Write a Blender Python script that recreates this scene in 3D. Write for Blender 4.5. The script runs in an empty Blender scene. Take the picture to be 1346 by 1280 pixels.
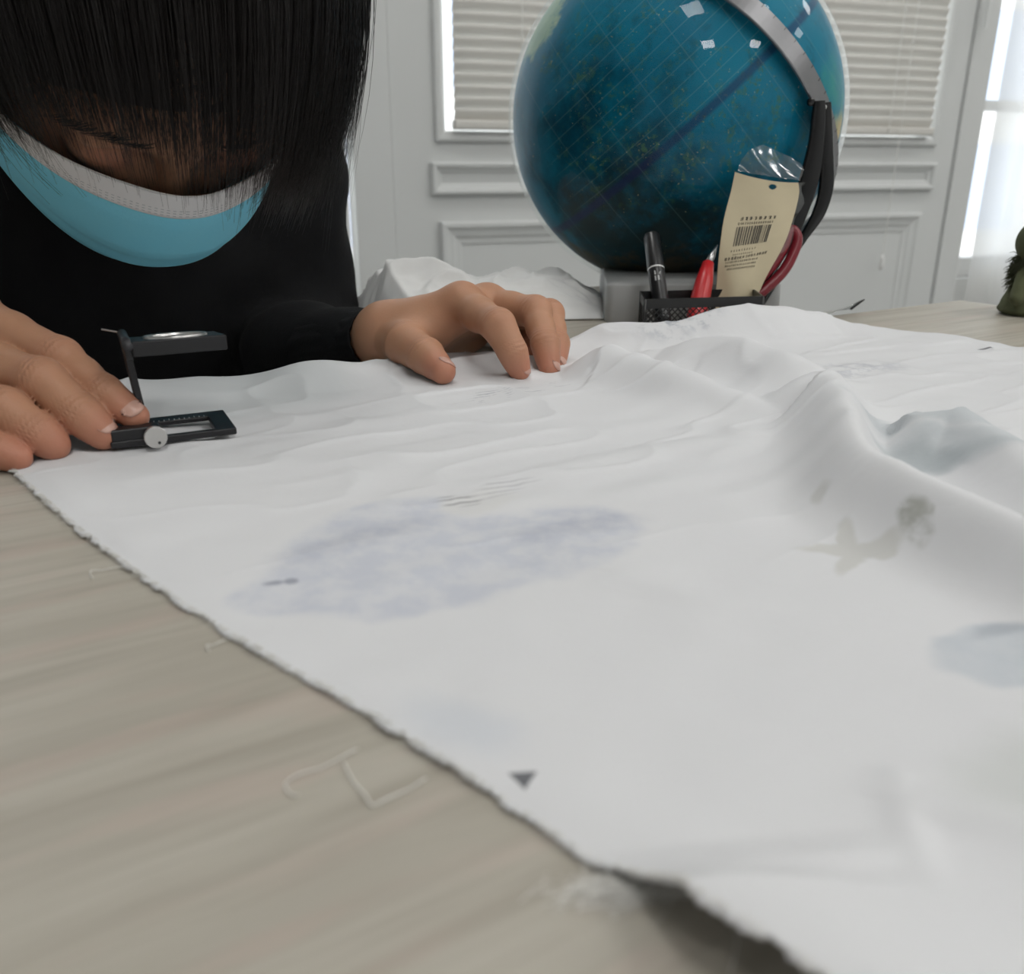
import bpy, math, random
import numpy as np
from mathutils import Vector, Matrix, Quaternion

rng = np.random.default_rng(7)
random.seed(7)
scene = bpy.context.scene
col = scene.collection

# ------------------------------------------------------------------ camera
F, TH, H = 1160.0, math.radians(20), 0.105      # focal length in pixels, pitch down, height over the table
cam_data = bpy.data.cameras.new('camera')
cam = bpy.data.objects.new('camera', cam_data)
col.objects.link(cam)
cam.location = (0, 0, H)
cam.rotation_euler = (math.radians(90) - TH, 0, 0)
cam_data.sensor_fit = 'HORIZONTAL'
cam_data.sensor_width = 36.0
cam_data.lens = 36.0 * F / 1346.0
cam_data.clip_start = 0.01
cam_data.dof.use_dof = True
cam_data.dof.focus_distance = 0.44
cam_data.dof.aperture_fstop = 13.0
scene.camera = cam

# ------------------------------------------------------------------ world: bright overcast sky
world = bpy.data.worlds.new('world')
scene.world = world
world.use_nodes = True
wn = world.node_tree.nodes
wn['Background'].inputs[0].default_value = (1.0, 0.985, 0.97, 1)
wn['Background'].inputs[1].default_value = 2.7

# ------------------------------------------------------------------ colour management
scene.view_settings.view_transform = 'Standard'
scene.view_settings.look = 'None'
scene.view_settings.gamma = 1.0
scene.view_settings.use_curve_mapping = False
scene.view_settings.exposure = 0.0
LAMP_W = 2.3            # power of one ceiling lamp
scene.cycles.max_bounces = 6
scene.cycles.diffuse_bounces = 3
scene.cycles.glossy_bounces = 3

# ------------------------------------------------------------------ geometry of the place
FLOOR, CEIL = -0.75, 1.95
CT, ST = math.cos(TH), math.sin(TH)

def ray(px, py):
    u = (px - 673.0) / F
    v = (py - 640.0) / F
    return np.array([u, CT - v * ST, -(ST + v * CT)])

def at(px, py, Z):                      # the point at depth Z in that direction
    return np.array([0, 0, H]) + Z * ray(px, py)

def on(px, py, z=0.0):                  # the point at height z in that direction
    d = ray(px, py)
    return np.array([0, 0, H]) + (z - H) / d[2] * d

PSI = math.radians(19.5)                # the door wall
WT = np.array([math.cos(PSI), math.sin(PSI), 0.0])
WN = np.array([-math.sin(PSI), math.cos(PSI), 0.0])
W0 = np.array([-0.1282, 1.888, 0.0])

def W(s, d, z):                         # wall coordinates: along, outwards (+) / into the room (-), height
    p = W0 + s * WT + d * WN
    return (p[0], p[1], z)

TA = math.radians(31)                   # the table
E1 = np.array([math.cos(TA), math.sin(TA)])
E2 = np.array([-math.sin(TA), math.cos(TA)])

def T(a, b, z):
    p = a * E1 + b * E2
    return (p[0], p[1], z)

# ------------------------------------------------------------------ helpers
def tag(o, label=None, cat=None, group=None, kind=None):
    if label: o['label'] = label
    if cat: o['category'] = cat
    if group: o['group'] = group
    if kind: o['kind'] = kind
    return o

def empty(name, loc=(0, 0, 0)):
    o = bpy.data.objects.new(name, None)
    o.empty_display_size = 0.02
    col.objects.link(o)
    o.location = Vector([float(c) for c in loc])
    return o

def mesh_obj(name, verts, faces, m=None, parent=None, smooth=False):
    me = bpy.data.meshes.new(name)
    verts = np.asarray(verts, float)
    org = np.zeros(3)
    me.from_pydata([tuple(v) for v in verts], [], [tuple(int(i) for i in f) for f in faces])
    me.update()
    if smooth:
        me.polygons.foreach_set('use_smooth', [True] * len(me.polygons))
    if m is not None:
        me.materials.append(m)
    o = bpy.data.objects.new(name, me)
    col.objects.link(o)
    if parent is not None:
        o.parent = parent
        o.matrix_parent_inverse = Matrix.Translation(-world_loc(parent))
    return o

def world_loc(o):
    v = Vector((0, 0, 0))
    # every parent used here is unrotated; parts carry world coordinates in their meshes
    q = o
    while q is not None:
        v = v + q.matrix_parent_inverse.translation + q.location if q.parent else v + q.location
        q = q.parent
    return v

class MB:
    """collects shapes in world coordinates, links them as one mesh object"""
    def __init__(s): s.v, s.f = [], []
    def add(s, verts, faces):
        n = len(s.v)
        s.v += [tuple(float(c) for c in p) for p in verts]
        s.f += [tuple(i + n for i in f) for f in faces]
        return s
    def hexa(s, p):
        return s.add(p, [(0, 3, 2, 1), (4, 5, 6, 7), (0, 1, 5, 4), (1, 2, 6, 5), (2, 3, 7, 6), (3, 0, 4, 7)])
    def wbox(s, s0, s1, d0, d1, z0, z1):
        return s.hexa([W(s0, d0, z0), W(s1, d0, z0), W(s1, d1, z0), W(s0, d1, z0), W(s0, d0, z1), W(s1, d0, z1), W(s1, d1, z1), W(s0, d1, z1)])
    def tbox(s, a0, a1, b0, b1, z0, z1):
        return s.hexa([T(a0, b0, z0), T(a1, b0, z0), T(a1, b1, z0), T(a0, b1, z0), T(a0, b0, z1), T(a1, b0, z1), T(a1, b1, z1), T(a0, b1, z1)])
    def fbox(s, c, ax, ay, az, hx, hy, hz):
        c, ax, ay, az = [np.asarray(q, float) for q in (c, ax, ay, az)]
        P = [c + i * hx * ax + j * hy * ay + k * hz * az for k in (-1, 1) for i, j in ((-1, -1), (1, -1), (1, 1), (-1, 1))]
        return s.hexa(P)
    def tube(s, pts, rad, n=8, caps=True, closed=False, flat=None):
        pts = np.asarray(pts, float); m = len(pts)
        rad = np.ones(m) * rad if np.isscalar(rad) else np.asarray(rad, float)
        tan = np.gradient(pts, axis=0)
        if closed:
            tan = np.roll(pts, -1, 0) - np.roll(pts, 1, 0)
        tan /= np.linalg.norm(tan, axis=1)[:, None] + 1e-12
        up = np.array([0, 0, 1.0]) if abs(tan[0][2]) < .9 else np.array([1.0, 0, 0])
        a = np.cross(tan[0], up); a /= np.linalg.norm(a)
        V = []
        for i in range(m):
            a = a - tan[i] * (a @ tan[i]); a /= np.linalg.norm(a) + 1e-12
            b = np.cross(tan[i], a)
            for j in range(n):
                t = 2 * math.pi * j / n
                k = 1.0 if flat is None else flat
                V.append(pts[i] + rad[i] * (a * math.cos(t) + b * math.sin(t) * k))
        Fc = []
        for i in range(m if closed else m - 1):
            i2 = (i + 1) % m
            for j in range(n):
                j2 = (j + 1) % n
                Fc.append((i * n + j, i * n + j2, i2 * n + j2, i2 * n + j))
        if caps and not closed:
            Fc.append(tuple(range(n - 1, -1, -1)))
            Fc.append(tuple((m - 1) * n + j for j in range(n)))
        return s.add(V, Fc)
    def lathe(s, base, axis, prof, n=32):
        """prof: list of (radius, height along axis)"""
        base, axis = np.asarray(base, float), np.asarray(axis, float)
        axis = axis / np.linalg.norm(axis)
        up = np.array([0, 0, 1.0]) if abs(axis[2]) < .9 else np.array([1.0, 0, 0])
        a = np.cross(axis, up); a /= np.linalg.norm(a); b = np.cross(axis, a)
        V, Fc = [], []
        for r, h in prof:
            for j in range(n):
                t = 2 * math.pi * j / n
                V.append(base + axis * h + r * (a * math.cos(t) + b * math.sin(t)))
        for i in range(len(prof) - 1):
            for j in range(n):
                j2 = (j + 1) % n
                Fc.append((i * n + j, i * n + j2, (i + 1) * n + j2, (i + 1) * n + j))
        Fc.append(tuple(range(n - 1, -1, -1)))
        Fc.append(tuple((len(prof) - 1) * n + j for j in range(n)))
        return s.add(V, Fc)
    def build(s, name, m=None, parent=None, smooth=False, bevel=0.0, segs=2):
        o = mesh_obj(name, s.v, s.f, m, parent, smooth)
        if bevel:
            b = o.modifiers.new('bevel', 'BEVEL'); b.width = bevel; b.segments = segs; b.limit_method = 'ANGLE'
            o.data.polygons.foreach_set('use_smooth', [True] * len(o.data.polygons))
            w = o.modifiers.new('wn', 'WEIGHTED_NORMAL')
        return o

def grid_faces(nu, nv, wrap=False):
    Fc = []
    for i in range(nu - 1):
        for j in range(nv - (0 if wrap else 1)):
            j2 = (j + 1) % nv
            Fc.append((i * nv + j, (i + 1) * nv + j, (i + 1) * nv + j2, i * nv + j2))
    return Fc

def smooth_by_angle(o, deg=35):
    me = o.data
    me.polygons.foreach_set('use_smooth', [True] * len(me.polygons))
    if hasattr(me, 'set_sharp_from_angle'):
        me.set_sharp_from_angle(angle=math.radians(deg))

def catmull(P, n=8, closed=False):
    P = np.asarray(P, float); out = []
    m = len(P)
    for i in range(m if closed else m - 1):
        if closed:
            p0, p1, p2, p3 = P[(i - 1) % m], P[i], P[(i + 1) % m], P[(i + 2) % m]
        else:
            p0, p1, p2, p3 = P[max(i - 1, 0)], P[i], P[i + 1], P[min(i + 2, m - 1)]
        for k in range(n):
            t = k / n
            out.append(.5 * ((2 * p1) + (-p0 + p2) * t + (2 * p0 - 5 * p1 + 4 * p2 - p3) * t * t + (-p0 + 3 * p1 - 3 * p2 + p3) * t ** 3))
    if not closed: out.append(P[-1])
    return np.array(out)

# smooth lattice noise, numpy
def vnoise(x, y, z=0.0, seed=0):
    x, y = np.asarray(x, float), np.asarray(y, float); z = np.zeros_like(x) + z
    r = np.random.default_rng(seed).random((64, 64, 16)) * 2 - 1
    xi, yi, zi = np.floor(x).astype(int), np.floor(y).astype(int), np.floor(z).astype(int)
    fx, fy, fz = x - xi, y - yi, z - zi
    fx, fy, fz = [q * q * (3 - 2 * q) for q in (fx, fy, fz)]
    g = lambda a, b, c: r[(xi + a) % 64, (yi + b) % 64, (zi + c) % 16]
    def lay(c):
        return (g(0, 0, c) * (1 - fx) + g(1, 0, c) * fx) * (1 - fy) + (g(0, 1, c) * (1 - fx) + g(1, 1, c) * fx) * fy
    return lay(0) * (1 - fz) + lay(1) * fz

# ------------------------------------------------------------------ implicit surfaces (bodies, soft things)
class Field:
    def __init__(s, lo, hi, h):
        s.lo, s.h = np.asarray(lo, float), h
        s.n = np.ceil((np.asarray(hi, float) - s.lo) / h).astype(int) + 1
        s.D = np.full(s.n, 0.5, np.float32)
    def _sub(s, lo, hi):
        a = np.clip(np.floor((lo - s.lo) / s.h).astype(int), 0, s.n)
        b = np.clip(np.ceil((hi - s.lo) / s.h).astype(int) + 1, 0, s.n)
        if np.any(b <= a): return None, None
        sl = tuple(slice(a[i], b[i]) for i in range(3))
        ax = [s.lo[i] + s.h * np.arange(a[i], b[i]) for i in range(3)]
        X, Y, Z = np.meshgrid(*ax, indexing='ij')
        return sl, (X.astype(np.float32), Y.astype(np.float32), Z.astype(np.float32))
    def _mix(s, sl, d, k, carve=False):
        D = s.D[sl]
        if carve:
            d = -d
            if k > 0:
                q = np.maximum(k - np.abs(D - d), 0) / k
                s.D[sl] = np.maximum(D, d) + q * q * k * .25
            else: s.D[sl] = np.maximum(D, d)
        else:
            if k > 0:
                q = np.maximum(k - np.abs(D - d), 0) / k
                s.D[sl] = np.minimum(D, d) - q * q * k * .25
            else: s.D[sl] = np.minimum(D, d)
    def cone(s, a, b, ra, rb=None, k=0.0, carve=False):
        rb = ra if rb is None else rb
        a, b = np.asarray(a, float), np.asarray(b, float)
        pad = max(ra, rb) + k + 3 * s.h
        sl, G = s._sub(np.minimum(a, b) - pad, np.maximum(a, b) + pad)
        if sl is None: return s
        ba = b - a; L = float(ba @ ba) + 1e-12
        X, Y, Z = G[0] - a[0], G[1] - a[1], G[2] - a[2]
        t = np.clip((X * ba[0] + Y * ba[1] + Z * ba[2]) / L, 0, 1)
        d = np.sqrt((X - t * ba[0]) ** 2 + (Y - t * ba[1]) ** 2 + (Z - t * ba[2]) ** 2) - (ra + (rb - ra) * t)
        s._mix(sl, d, k, carve)
        return s
    def ball(s, c, r, k=0.0, carve=False):
        return s.cone(c, np.asarray(c, float) + 1e-6, r, r, k, carve)
    def ell(s, c, rad, R=None, k=0.0, carve=False):
        c, rad = np.asarray(c, float), np.asarray(rad, float)
        pad = rad.max() + k + 3 * s.h
        sl, G = s._sub(c - pad, c + pad)
        if sl is None: return s
        R = np.eye(3) if R is None else np.asarray(R, float)   # columns = axes
        P = np.stack([G[0] - c[0], G[1] - c[1], G[2] - c[2]], -1) @ R.astype(np.float32)
        q = P / rad.astype(np.float32)
        k0 = np.sqrt((q * q).sum(-1)) + 1e-9
        q2 = P / (rad * rad).astype(np.float32)
        k1 = np.sqrt((q2 * q2).sum(-1)) + 1e-9
        s._mix(sl, k0 * (k0 - 1) / k1, k, carve)
        return s
    def mesh(s):
        D = s.D; n = D.shape
        sg = D < 0
        c = [sg[i:n[0] - 1 + i, j:n[1] - 1 + j, k:n[2] - 1 + k] for i in (0, 1) for j in (0, 1) for k in (0, 1)]
        cnt = sum(q.astype(np.int8) for q in c)
        I = np.argwhere((cnt > 0) & (cnt < 8))
        idx = np.full((n[0] - 1, n[1] - 1, n[2] - 1), -1, np.int64)
        idx[I[:, 0], I[:, 1], I[:, 2]] = np.arange(len(I))
        off = np.array([(i, j, k) for i in (0, 1) for j in (0, 1) for k in (0, 1)])
        val = np.stack([D[I[:, 0] + o[0], I[:, 1] + o[1], I[:, 2] + o[2]] for o in off], 1)
        acc = np.zeros((len(I), 3)); num = np.zeros(len(I))
        for a in range(8):
            for b in range(a + 1, 8):
                if np.abs(off[a] - off[b]).sum() != 1: continue
                m = (val[:, a] < 0) != (val[:, b] < 0)
                t = val[m, a] / (val[m, a] - val[m, b])
                acc[m] += off[a] + t[:, None] * (off[b] - off[a])
                num[m] += 1
        V = s.lo + s.h * (I + acc / num[:, None])
        Q = []
        for ax in range(3):
            u, w = [(1, 2), (2, 0), (0, 1)][ax]
            hi = [slice(None)] * 3; lo = [slice(None)] * 3
            lo[ax] = slice(0, n[ax] - 1); hi[ax] = slice(1, n[ax])
            A, B = sg[tuple(lo)], sg[tuple(hi)]
            E = np.argwhere(A != B)
            E = E[(E[:, u] > 0) & (E[:, w] > 0) & (E[:, u] < n[u] - 1) & (E[:, w] < n[w] - 1)]
            inside = A[E[:, 0], E[:, 1], E[:, 2]]
            def cell(du, dw):
                q = E.copy(); q[:, u] += du; q[:, w] += dw
                return idx[q[:, 0], q[:, 1], q[:, 2]]
            q = np.stack([cell(-1, -1), cell(0, -1), cell(0, 0), cell(-1, 0)], 1)
            q[~inside] = q[~inside][:, ::-1]
            Q.append(q)
        Q = np.concatenate(Q)
        Q = Q[(Q >= 0).all(1)]
        return V, Q

def fast_mesh(name, V, Q, m=None, parent=None, smooth=True, attrs=None):
    """quads (or triangles) from arrays"""
    me = bpy.data.meshes.new(name)
    V = np.asarray(V, np.float32); Q = np.asarray(Q, np.int32); k = Q.shape[1]
    me.vertices.add(len(V)); me.vertices.foreach_set('co', V.ravel())
    me.loops.add(Q.size); me.loops.foreach_set('vertex_index', Q.ravel())
    me.polygons.add(len(Q))
    me.polygons.foreach_set('loop_start', np.arange(0, Q.size, k, dtype=np.int32))
    me.polygons.foreach_set('use_smooth', np.full(len(Q), smooth, bool))
    for nm, val in (attrs or {}).items():
        at_ = me.attributes.new(nm, 'FLOAT', 'POINT'); at_.data.foreach_set('value', np.asarray(val, np.float32))
    me.update(calc_edges=True); me.validate()
    if m is not None: me.materials.append(m)
    o = bpy.data.objects.new(name, me)
    col.objects.link(o)
    if parent is not None:
        o.parent = parent
        o.matrix_parent_inverse = Matrix.Translation(-world_loc(parent))
    return o

# ------------------------------------------------------------------ materials
class NT:
    def __init__(s, name):
        s.m = bpy.data.materials.new(name); s.m.use_nodes = True
        s.t = s.m.node_tree; s.n = s.t.nodes
        s.b = s.n['Principled BSDF']; s.out = s.n['Material Output']
    def new(s, typ, **kw):
        q = s.n.new(typ)
        for k, v in kw.items(): setattr(q, k, v)
        return q
    def link(s, a, b): s.t.links.new(a, b)
    def coord(s, which='Object'):
        if not hasattr(s, '_tc'): s._tc = s.new('ShaderNodeTexCoord')
        return s._tc.outputs[which]
    def mapping(s, vec, loc=(0, 0, 0), rot=(0, 0, 0), scale=(1, 1, 1), typ='POINT'):
        q = s.new('ShaderNodeMapping', vector_type=typ)
        q.inputs['Location'].default_value = loc; q.inputs['Rotation'].default_value = rot; q.inputs['Scale'].default_value = scale
        s.link(vec, q.inputs[0]); return q.outputs[0]
    def noise(s, vec, scale, detail=3.0, rough=.5, dist=0.0):
        q = s.new('ShaderNodeTexNoise'); q.inputs['Scale'].default_value = scale; q.inputs['Detail'].default_value = detail
        q.inputs['Roughness'].default_value = rough; q.inputs['Distortion'].default_value = dist
        s.link(vec, q.inputs['Vector']); return q.outputs['Fac']
    def math(s, op, a, b=None, c=None, clamp=False):
        q = s.new('ShaderNodeMath', operation=op); q.use_clamp = clamp
        for i, v in enumerate((a, b, c)):
            if v is None: continue
            if isinstance(v, (int, float)): q.inputs[i].default_value = v
            else: s.link(v, q.inputs[i])
        return q.outputs[0]
    def ramp(s, fac, stops, interp='LINEAR'):
        q = s.new('ShaderNodeValToRGB'); e = q.color_ramp.elements; q.color_ramp.interpolation = interp
        while len(e) < len(stops): e.new(.5)
        for el, (p, c) in zip(e, stops):
            el.position = p; el.color = (c, c, c, 1) if isinstance(c, (int, float)) else (*c, 1)
        s.link(fac, q.inputs[0]); return q.outputs[0]
    def smooth(s, v, lo, hi, a=0.0, b=1.0):
        q = s.new('ShaderNodeMapRange', interpolation_type='SMOOTHSTEP')
        s.link(v, q.inputs[0])
        for i, x in enumerate((lo, hi, a, b)): q.inputs[i + 1].default_value = x
        return q.outputs[0]
    def mix(s, fac, a, b, blend='MIX'):
        q = s.new('ShaderNodeMix', data_type='RGBA', blend_type=blend)
        for i, v in ((0, fac), (6, a), (7, b)):
            if isinstance(v, (int, float)): q.inputs[i].default_value = v
            elif isinstance(v, tuple): q.inputs[i].default_value = (*v, 1)
            else: s.link(v, q.inputs[i])
        return q.outputs[2]
    def bump(s, h, strength=.3, dist=.001, normal=None):
        q = s.new('ShaderNodeBump'); q.inputs['Strength'].default_value = strength; q.inputs['Distance'].default_value = dist
        s.link(h, q.inputs['Height'])
        if normal is not None: s.link(normal, q.inputs['Normal'])
        return q.outputs[0]
    def set(s, **kw):
        for k, v in kw.items():
            i = s.b.inputs[k.replace('_', ' ')]
            if isinstance(v, (int, float, tuple)): i.default_value = (*v, 1) if isinstance(v, tuple) and len(v) == 3 and i.type == 'RGBA' else v
            else: s.link(v, i)
        return s

def simple(name, c, rough=.5, metal=0.0, var=.08, scale=30.0, bump=0.0, bscale=400.0, bdist=.0005, **kw):
    t = NT(name)
    n = t.noise(t.coord(), scale, 4)
    lo = tuple(max(0, x * (1 - var)) for x in c); hi = tuple(min(1, x * (1 + var)) for x in c)
    t.set(Base_Color=t.mix(n, lo, hi), Roughness=rough, Metallic=metal, **kw)
    if bump:
        t.set(Normal=t.bump(t.noise(t.coord(), bscale, 3), bump, bdist))
    return t.m

def clear_mat(name, tint=(1, 1, 1), base=.03, power=5.0, rough=.03, gloss=1.0):
    """thin clear plastic or glass: mostly see-through, a mirror at grazing angles"""
    t = NT(name); t.n.remove(t.b)
    lw = t.new('ShaderNodeLayerWeight'); lw.inputs[0].default_value = .5
    fr5 = t.math('MULTIPLY_ADD', t.math('POWER', lw.outputs['Facing'], power), .75, base)
    nz = t.noise(t.coord(), 40.0, 2)
    tr = t.new('ShaderNodeBsdfTransparent'); tr.inputs[0].default_value = (*tint, 1)
    gl = t.new('ShaderNodeBsdfGlossy'); gl.inputs['Roughness'].default_value = rough; gl.inputs[0].default_value = (gloss, gloss, gloss, 1)
    f = t.math('ADD', fr5, t.math('MULTIPLY', nz, base * .3), clamp=True)
    mx = t.new('ShaderNodeMixShader')
    t.link(f, mx.inputs[0]); t.link(tr.outputs[0], mx.inputs[1]); t.link(gl.outputs[0], mx.inputs[2])
    t.link(mx.outputs[0], t.out.inputs[0])
    return t.m

M = {}
M['wall'] = simple('wall paint', (.80, .81, .80), .6, var=.02, scale=3, bump=.05, bscale=60)
M['door'] = simple('door paint', (.70, .715, .71), .38, var=.02, scale=4, bump=.03, bscale=25)
M['ceiling'] = simple('ceiling paint', (.82, .82, .80), .8, var=.02, scale=3)
M['blind'] = simple('blind slat', (.70, .685, .645), .4, var=.03, scale=6)
M['cord'] = simple('white cord', (.85, .85, .82), .6)
M['steel'] = simple('hinge steel', (.5, .5, .5), .35, 1.0)
M['black_plastic'] = simple('black plastic', (.012, .012, .013), .32, bump=.05)
M['white_plastic'] = simple('white plastic', (.8, .8, .79), .35)
M['glass'] = clear_mat('window glass', (.96, .98, .98))
# ================================================================== THE ROOM
S0, S1, DR = -2.6, 3.6, -4.2
MB().wbox(S0 - .1, S1 + .1, DR - .1, .14, FLOOR - .1, FLOOR).build('floor', simple('grey vinyl floor', (.33, .33, .32), .5, var=.1, scale=8))
bpy.data.objects['floor']['kind'] = 'structure'
MB().wbox(S0 - .1, S1 + .1, DR - .1, .14, CEIL, CEIL + .1).build('ceiling', M['ceiling'])['kind'] = 'structure'
wb = MB()
WZ0, WZ1 = -.175, 1.35
LW0, LW1, RW0, RW1 = -1.35, -.193, 1.354, 2.95
wb.wbox(S0, LW0, .03, .13, FLOOR, CEIL).wbox(LW0, LW1, .03, .13, FLOOR, WZ0).wbox(LW0, LW1, .03, .13, WZ1, CEIL)
wb.wbox(LW1, RW0, .03, .13, WZ1, CEIL)
wb.wbox(RW0, RW1, .03, .13, FLOOR, WZ0).wbox(RW0, RW1, .03, .13, WZ1, CEIL).wbox(RW1, S1, .03, .13, FLOOR, CEIL)
wb.build('wall_back', M['wall'])['kind'] = 'structure'
MB().wbox(S0 - .1, S0, DR, .13, FLOOR, CEIL).build('wall_left', M['wall'])['kind'] = 'structure'
MB().wbox(S1, S1 + .1, DR, .13, FLOOR, CEIL).build('wall_right', M['wall'])['kind'] = 'structure'
MB().wbox(S0 - .1, S1 + .1, DR - .1, DR, FLOOR, CEIL).build('wall_front', M['wall'])['kind'] = 'structure'

# windows on both sides of the door
def window(name, a, b):
    f = MB()
    w = .05
    f.wbox(a, a + w, .06, .11, WZ0, WZ1).wbox(b - w, b, .06, .11, WZ0, WZ1)
    f.wbox(a + w, b - w, .06, .11, WZ0, WZ0 + w).wbox(a + w, b - w, .06, .11, WZ1 - w, WZ1)
    mid = (a + b) / 2
    f.wbox(mid - .02, mid + .02, .065, .105, WZ0 + w, WZ1 - w)
    f.wbox(a + w, mid - .02, .07, .10, .235, .262).wbox(mid + .02, b - w, .07, .10, .235, .262)
    o = f.build(name, M['white_plastic'], bevel=.003); o['kind'] = 'structure'
    for x0, x1 in ((a + w, mid - .02), (mid + .02, b - w)):
        for z0, z1 in ((WZ0 + w, .235), (.262, WZ1 - w)):
            MB().wbox(x0, x1, .083, .088, z0, z1).build('window_pane', M['glass'], o)
    return o
window('window_1', LW0, LW1)
window('window_2', RW0, RW1)

# door frame: two jambs and a head
tr = MB()
tr.wbox(-.193, -.115, -.012, .06, FLOOR, 1.41).build('trim_1', M['door'], bevel=.003)['kind'] = 'structure'
MB().wbox(1.289, 1.354, -.008, .06, FLOOR, 1.41).build('trim_2', M['door'], bevel=.003)['kind'] = 'structure'
MB().wbox(-.115, 1.289, -.012, .06, 1.35, 1.41).build('trim_3', M['door'], bevel=.003)['kind'] = 'structure'

# the door leaf with a glazed upper half
DO = (-.004, 1.205, .166, 1.24)         # glazed opening
dl = MB()
dl.wbox(-.1125, DO[0], 0, .045, FLOOR + .01, 1.348).wbox(DO[1], 1.2865, 0, .045, FLOOR + .01, 1.348)
dl.wbox(DO[0], DO[1], 0, .045, FLOOR + .01, DO[2]).wbox(DO[0], DO[1], 0, .045, DO[3], 1.348)
door = dl.build('door_1', M['door']); door['kind'] = 'structure'

def mould(s0, s1, z0, z1, prof, name):
    V, Fc = [], []
    for w, h in prof:
        V += [W(s0 + w, -h, z0 + w), W(s1 - w, -h, z0 + w), W(s1 - w, -h, z1 - w), W(s0 + w, -h, z1 - w)]
    for i in range(len(prof) - 1):
        for j in range(4):
            j2 = (j + 1) % 4
            Fc.append((i * 4 + j, i * 4 + j2, i * 4 + 4 + j2, i * 4 + 4 + j))
    o = mesh_obj(name, V, Fc, M['door'], door)
    return o
mould(-.037, 1.231, .050, .112, [(0, -.001), (0, .012), (.004, .015), (.009, .014), (.013, .007), (.018, .005), (.022, .001), (.022, -.001)], 'panel_moulding')
mould(-.021, 1.207, -.60, -.003, [(0, -.001), (0, .012), (.004, .016), (.010, .016), (.018, .010), (.028, .008), (.034, .004), (.044, .003), (.046, -.001)], 'panel_moulding')
mould(-.026, 1.224, .150, 1.258, [(0, -.001), (0, .008), (.004, .011), (.012, .010), (.018, .006), (.021, .002), (.021, -.03)], 'window_bead')
MB().wbox(DO[0] - .002, DO[1] + .002, .034, .038, DO[2] - .002, DO[3] + .002).build('window_pane', M['glass'], door)
for z in (.45, -.42, 1.1):
    hg = MB()
    ax = np.array(W(1.288, -.034, z))
    hg.lathe(ax - [0, 0, .045], (0, 0, 1), [(.0055, 0), (.0055, .028), (.0045, .029), (.0045, .030), (.0055, .031), (.0055, .059), (.0045, .060), (.0045, .061), (.0055, .062), (.0055, .090)], 12)
    hg.build('hinge', M['door'], door, bevel=0)

# venetian blind hung over the glass
blind = empty('venetian_blind', W(.6, -.015, .17))
tag(blind, 'closed white venetian blind over the glazed upper half of the door', 'blind')
BS0, BS1 = .010, 1.190
pitch, sw = .0212, .0125
ang = math.radians(68)
V = []
npt = 5
for s_ in (BS0, BS1):
    for k in range(npt):
        q = -1 + 2 * k / (npt - 1)
        dep = -.015 - math.cos(ang) * sw * q
        zz = .199 + math.sin(ang) * sw * q * 1.0
        bow = .0022 * (1 - q * q)
        V.append(W(s_, dep - bow * math.sin(ang), zz + bow * math.cos(ang)))
for s_ in (BS0, BS1):
    for k in range(npt):
        q = -1 + 2 * k / (npt - 1)
        dep = -.015 - math.cos(ang) * sw * q
        zz = .199 + math.sin(ang) * sw * q * 1.0
        bow = .0022 * (1 - q * q) - .0006
        V.append(W(s_, dep - bow * math.sin(ang), zz + bow * math.cos(ang)))
Fc = []
for k in range(npt - 1):
    Fc += [(k, k + 1, npt + k + 1, npt + k), (2 * npt + k, 3 * npt + k, 3 * npt + k + 1, 2 * npt + k + 1)]
Fc += [(0, npt, 3 * npt, 2 * npt), (npt - 1, 3 * npt - 1, 4 * npt - 1, 2 * npt - 1)]
sl0 = mesh_obj('slat', V, Fc, M['blind'], blind, True)
for k in range(1, 48):
    c = sl0.copy(); col.objects.link(c); c.location = (0, 0, k * pitch)
    c.rotation_euler = (0, 0, 0)
MB().wbox(BS0 - .003, BS1 + .003, -.027, -.003, .172, .190).build('bottom_rail', M['blind'], blind, bevel=.004)
MB().wbox(BS0 - .004, BS1 + .004, -.032, .004, 1.213, 1.240).build('head_rail', M['blind'], blind, bevel=.002)
for s_ in (.146, 1.055):
    for d_ in (-.030, -.001):
        MB().tube([W(s_, d_, .175), W(s_, d_, .70), W(s_, d_, 1.22)], .0011, 6).build('ladder_cord', M['cord'], blind)
pc = MB().tube([W(1.085, -.036, 1.215), W(1.085, -.036, .5), W(1.084, -.034, -.10)], .0010, 6).build('pull_cord', M['cord'], blind)
MB().lathe(W(1.084, -.034, -.135), (0, 0, 1), [(.003, 0), (.006, .004), (.005, .025), (.0015, .037)], 12).build('cord_tassel', M['white_plastic'], pc, True)

# sheer curtains in front of the windows
def curtain_mat():
    t = NT('sheer curtain'); t.n.remove(t.b)
    nz = t.noise(t.mapping(t.coord(), scale=(300, 300, 1)), 3, 2)
    df = t.new('ShaderNodeBsdfDiffuse'); df.inputs[0].default_value = (.80, .80, .79, 1)
    tl = t.new('ShaderNodeBsdfTranslucent'); tl.inputs[0].default_value = (.80, .80, .79, 1)
    tp = t.new('ShaderNodeBsdfTransparent')
    a = t.new('ShaderNodeMixShader'); a.inputs[0].default_value = .55
    t.link(df.outputs[0], a.inputs[1]); t.link(tl.outputs[0], a.inputs[2])
    b = t.new('ShaderNodeMixShader')
    t.link(t.math('MULTIPLY_ADD', nz, .12, .07), b.inputs[0])
    t.link(a.outputs[0], b.inputs[1]); t.link(tp.outputs[0], b.inputs[2])
    t.link(b.outputs[0], t.out.inputs[0])
    return t.m
M['curtain'] = curtain_mat()
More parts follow.
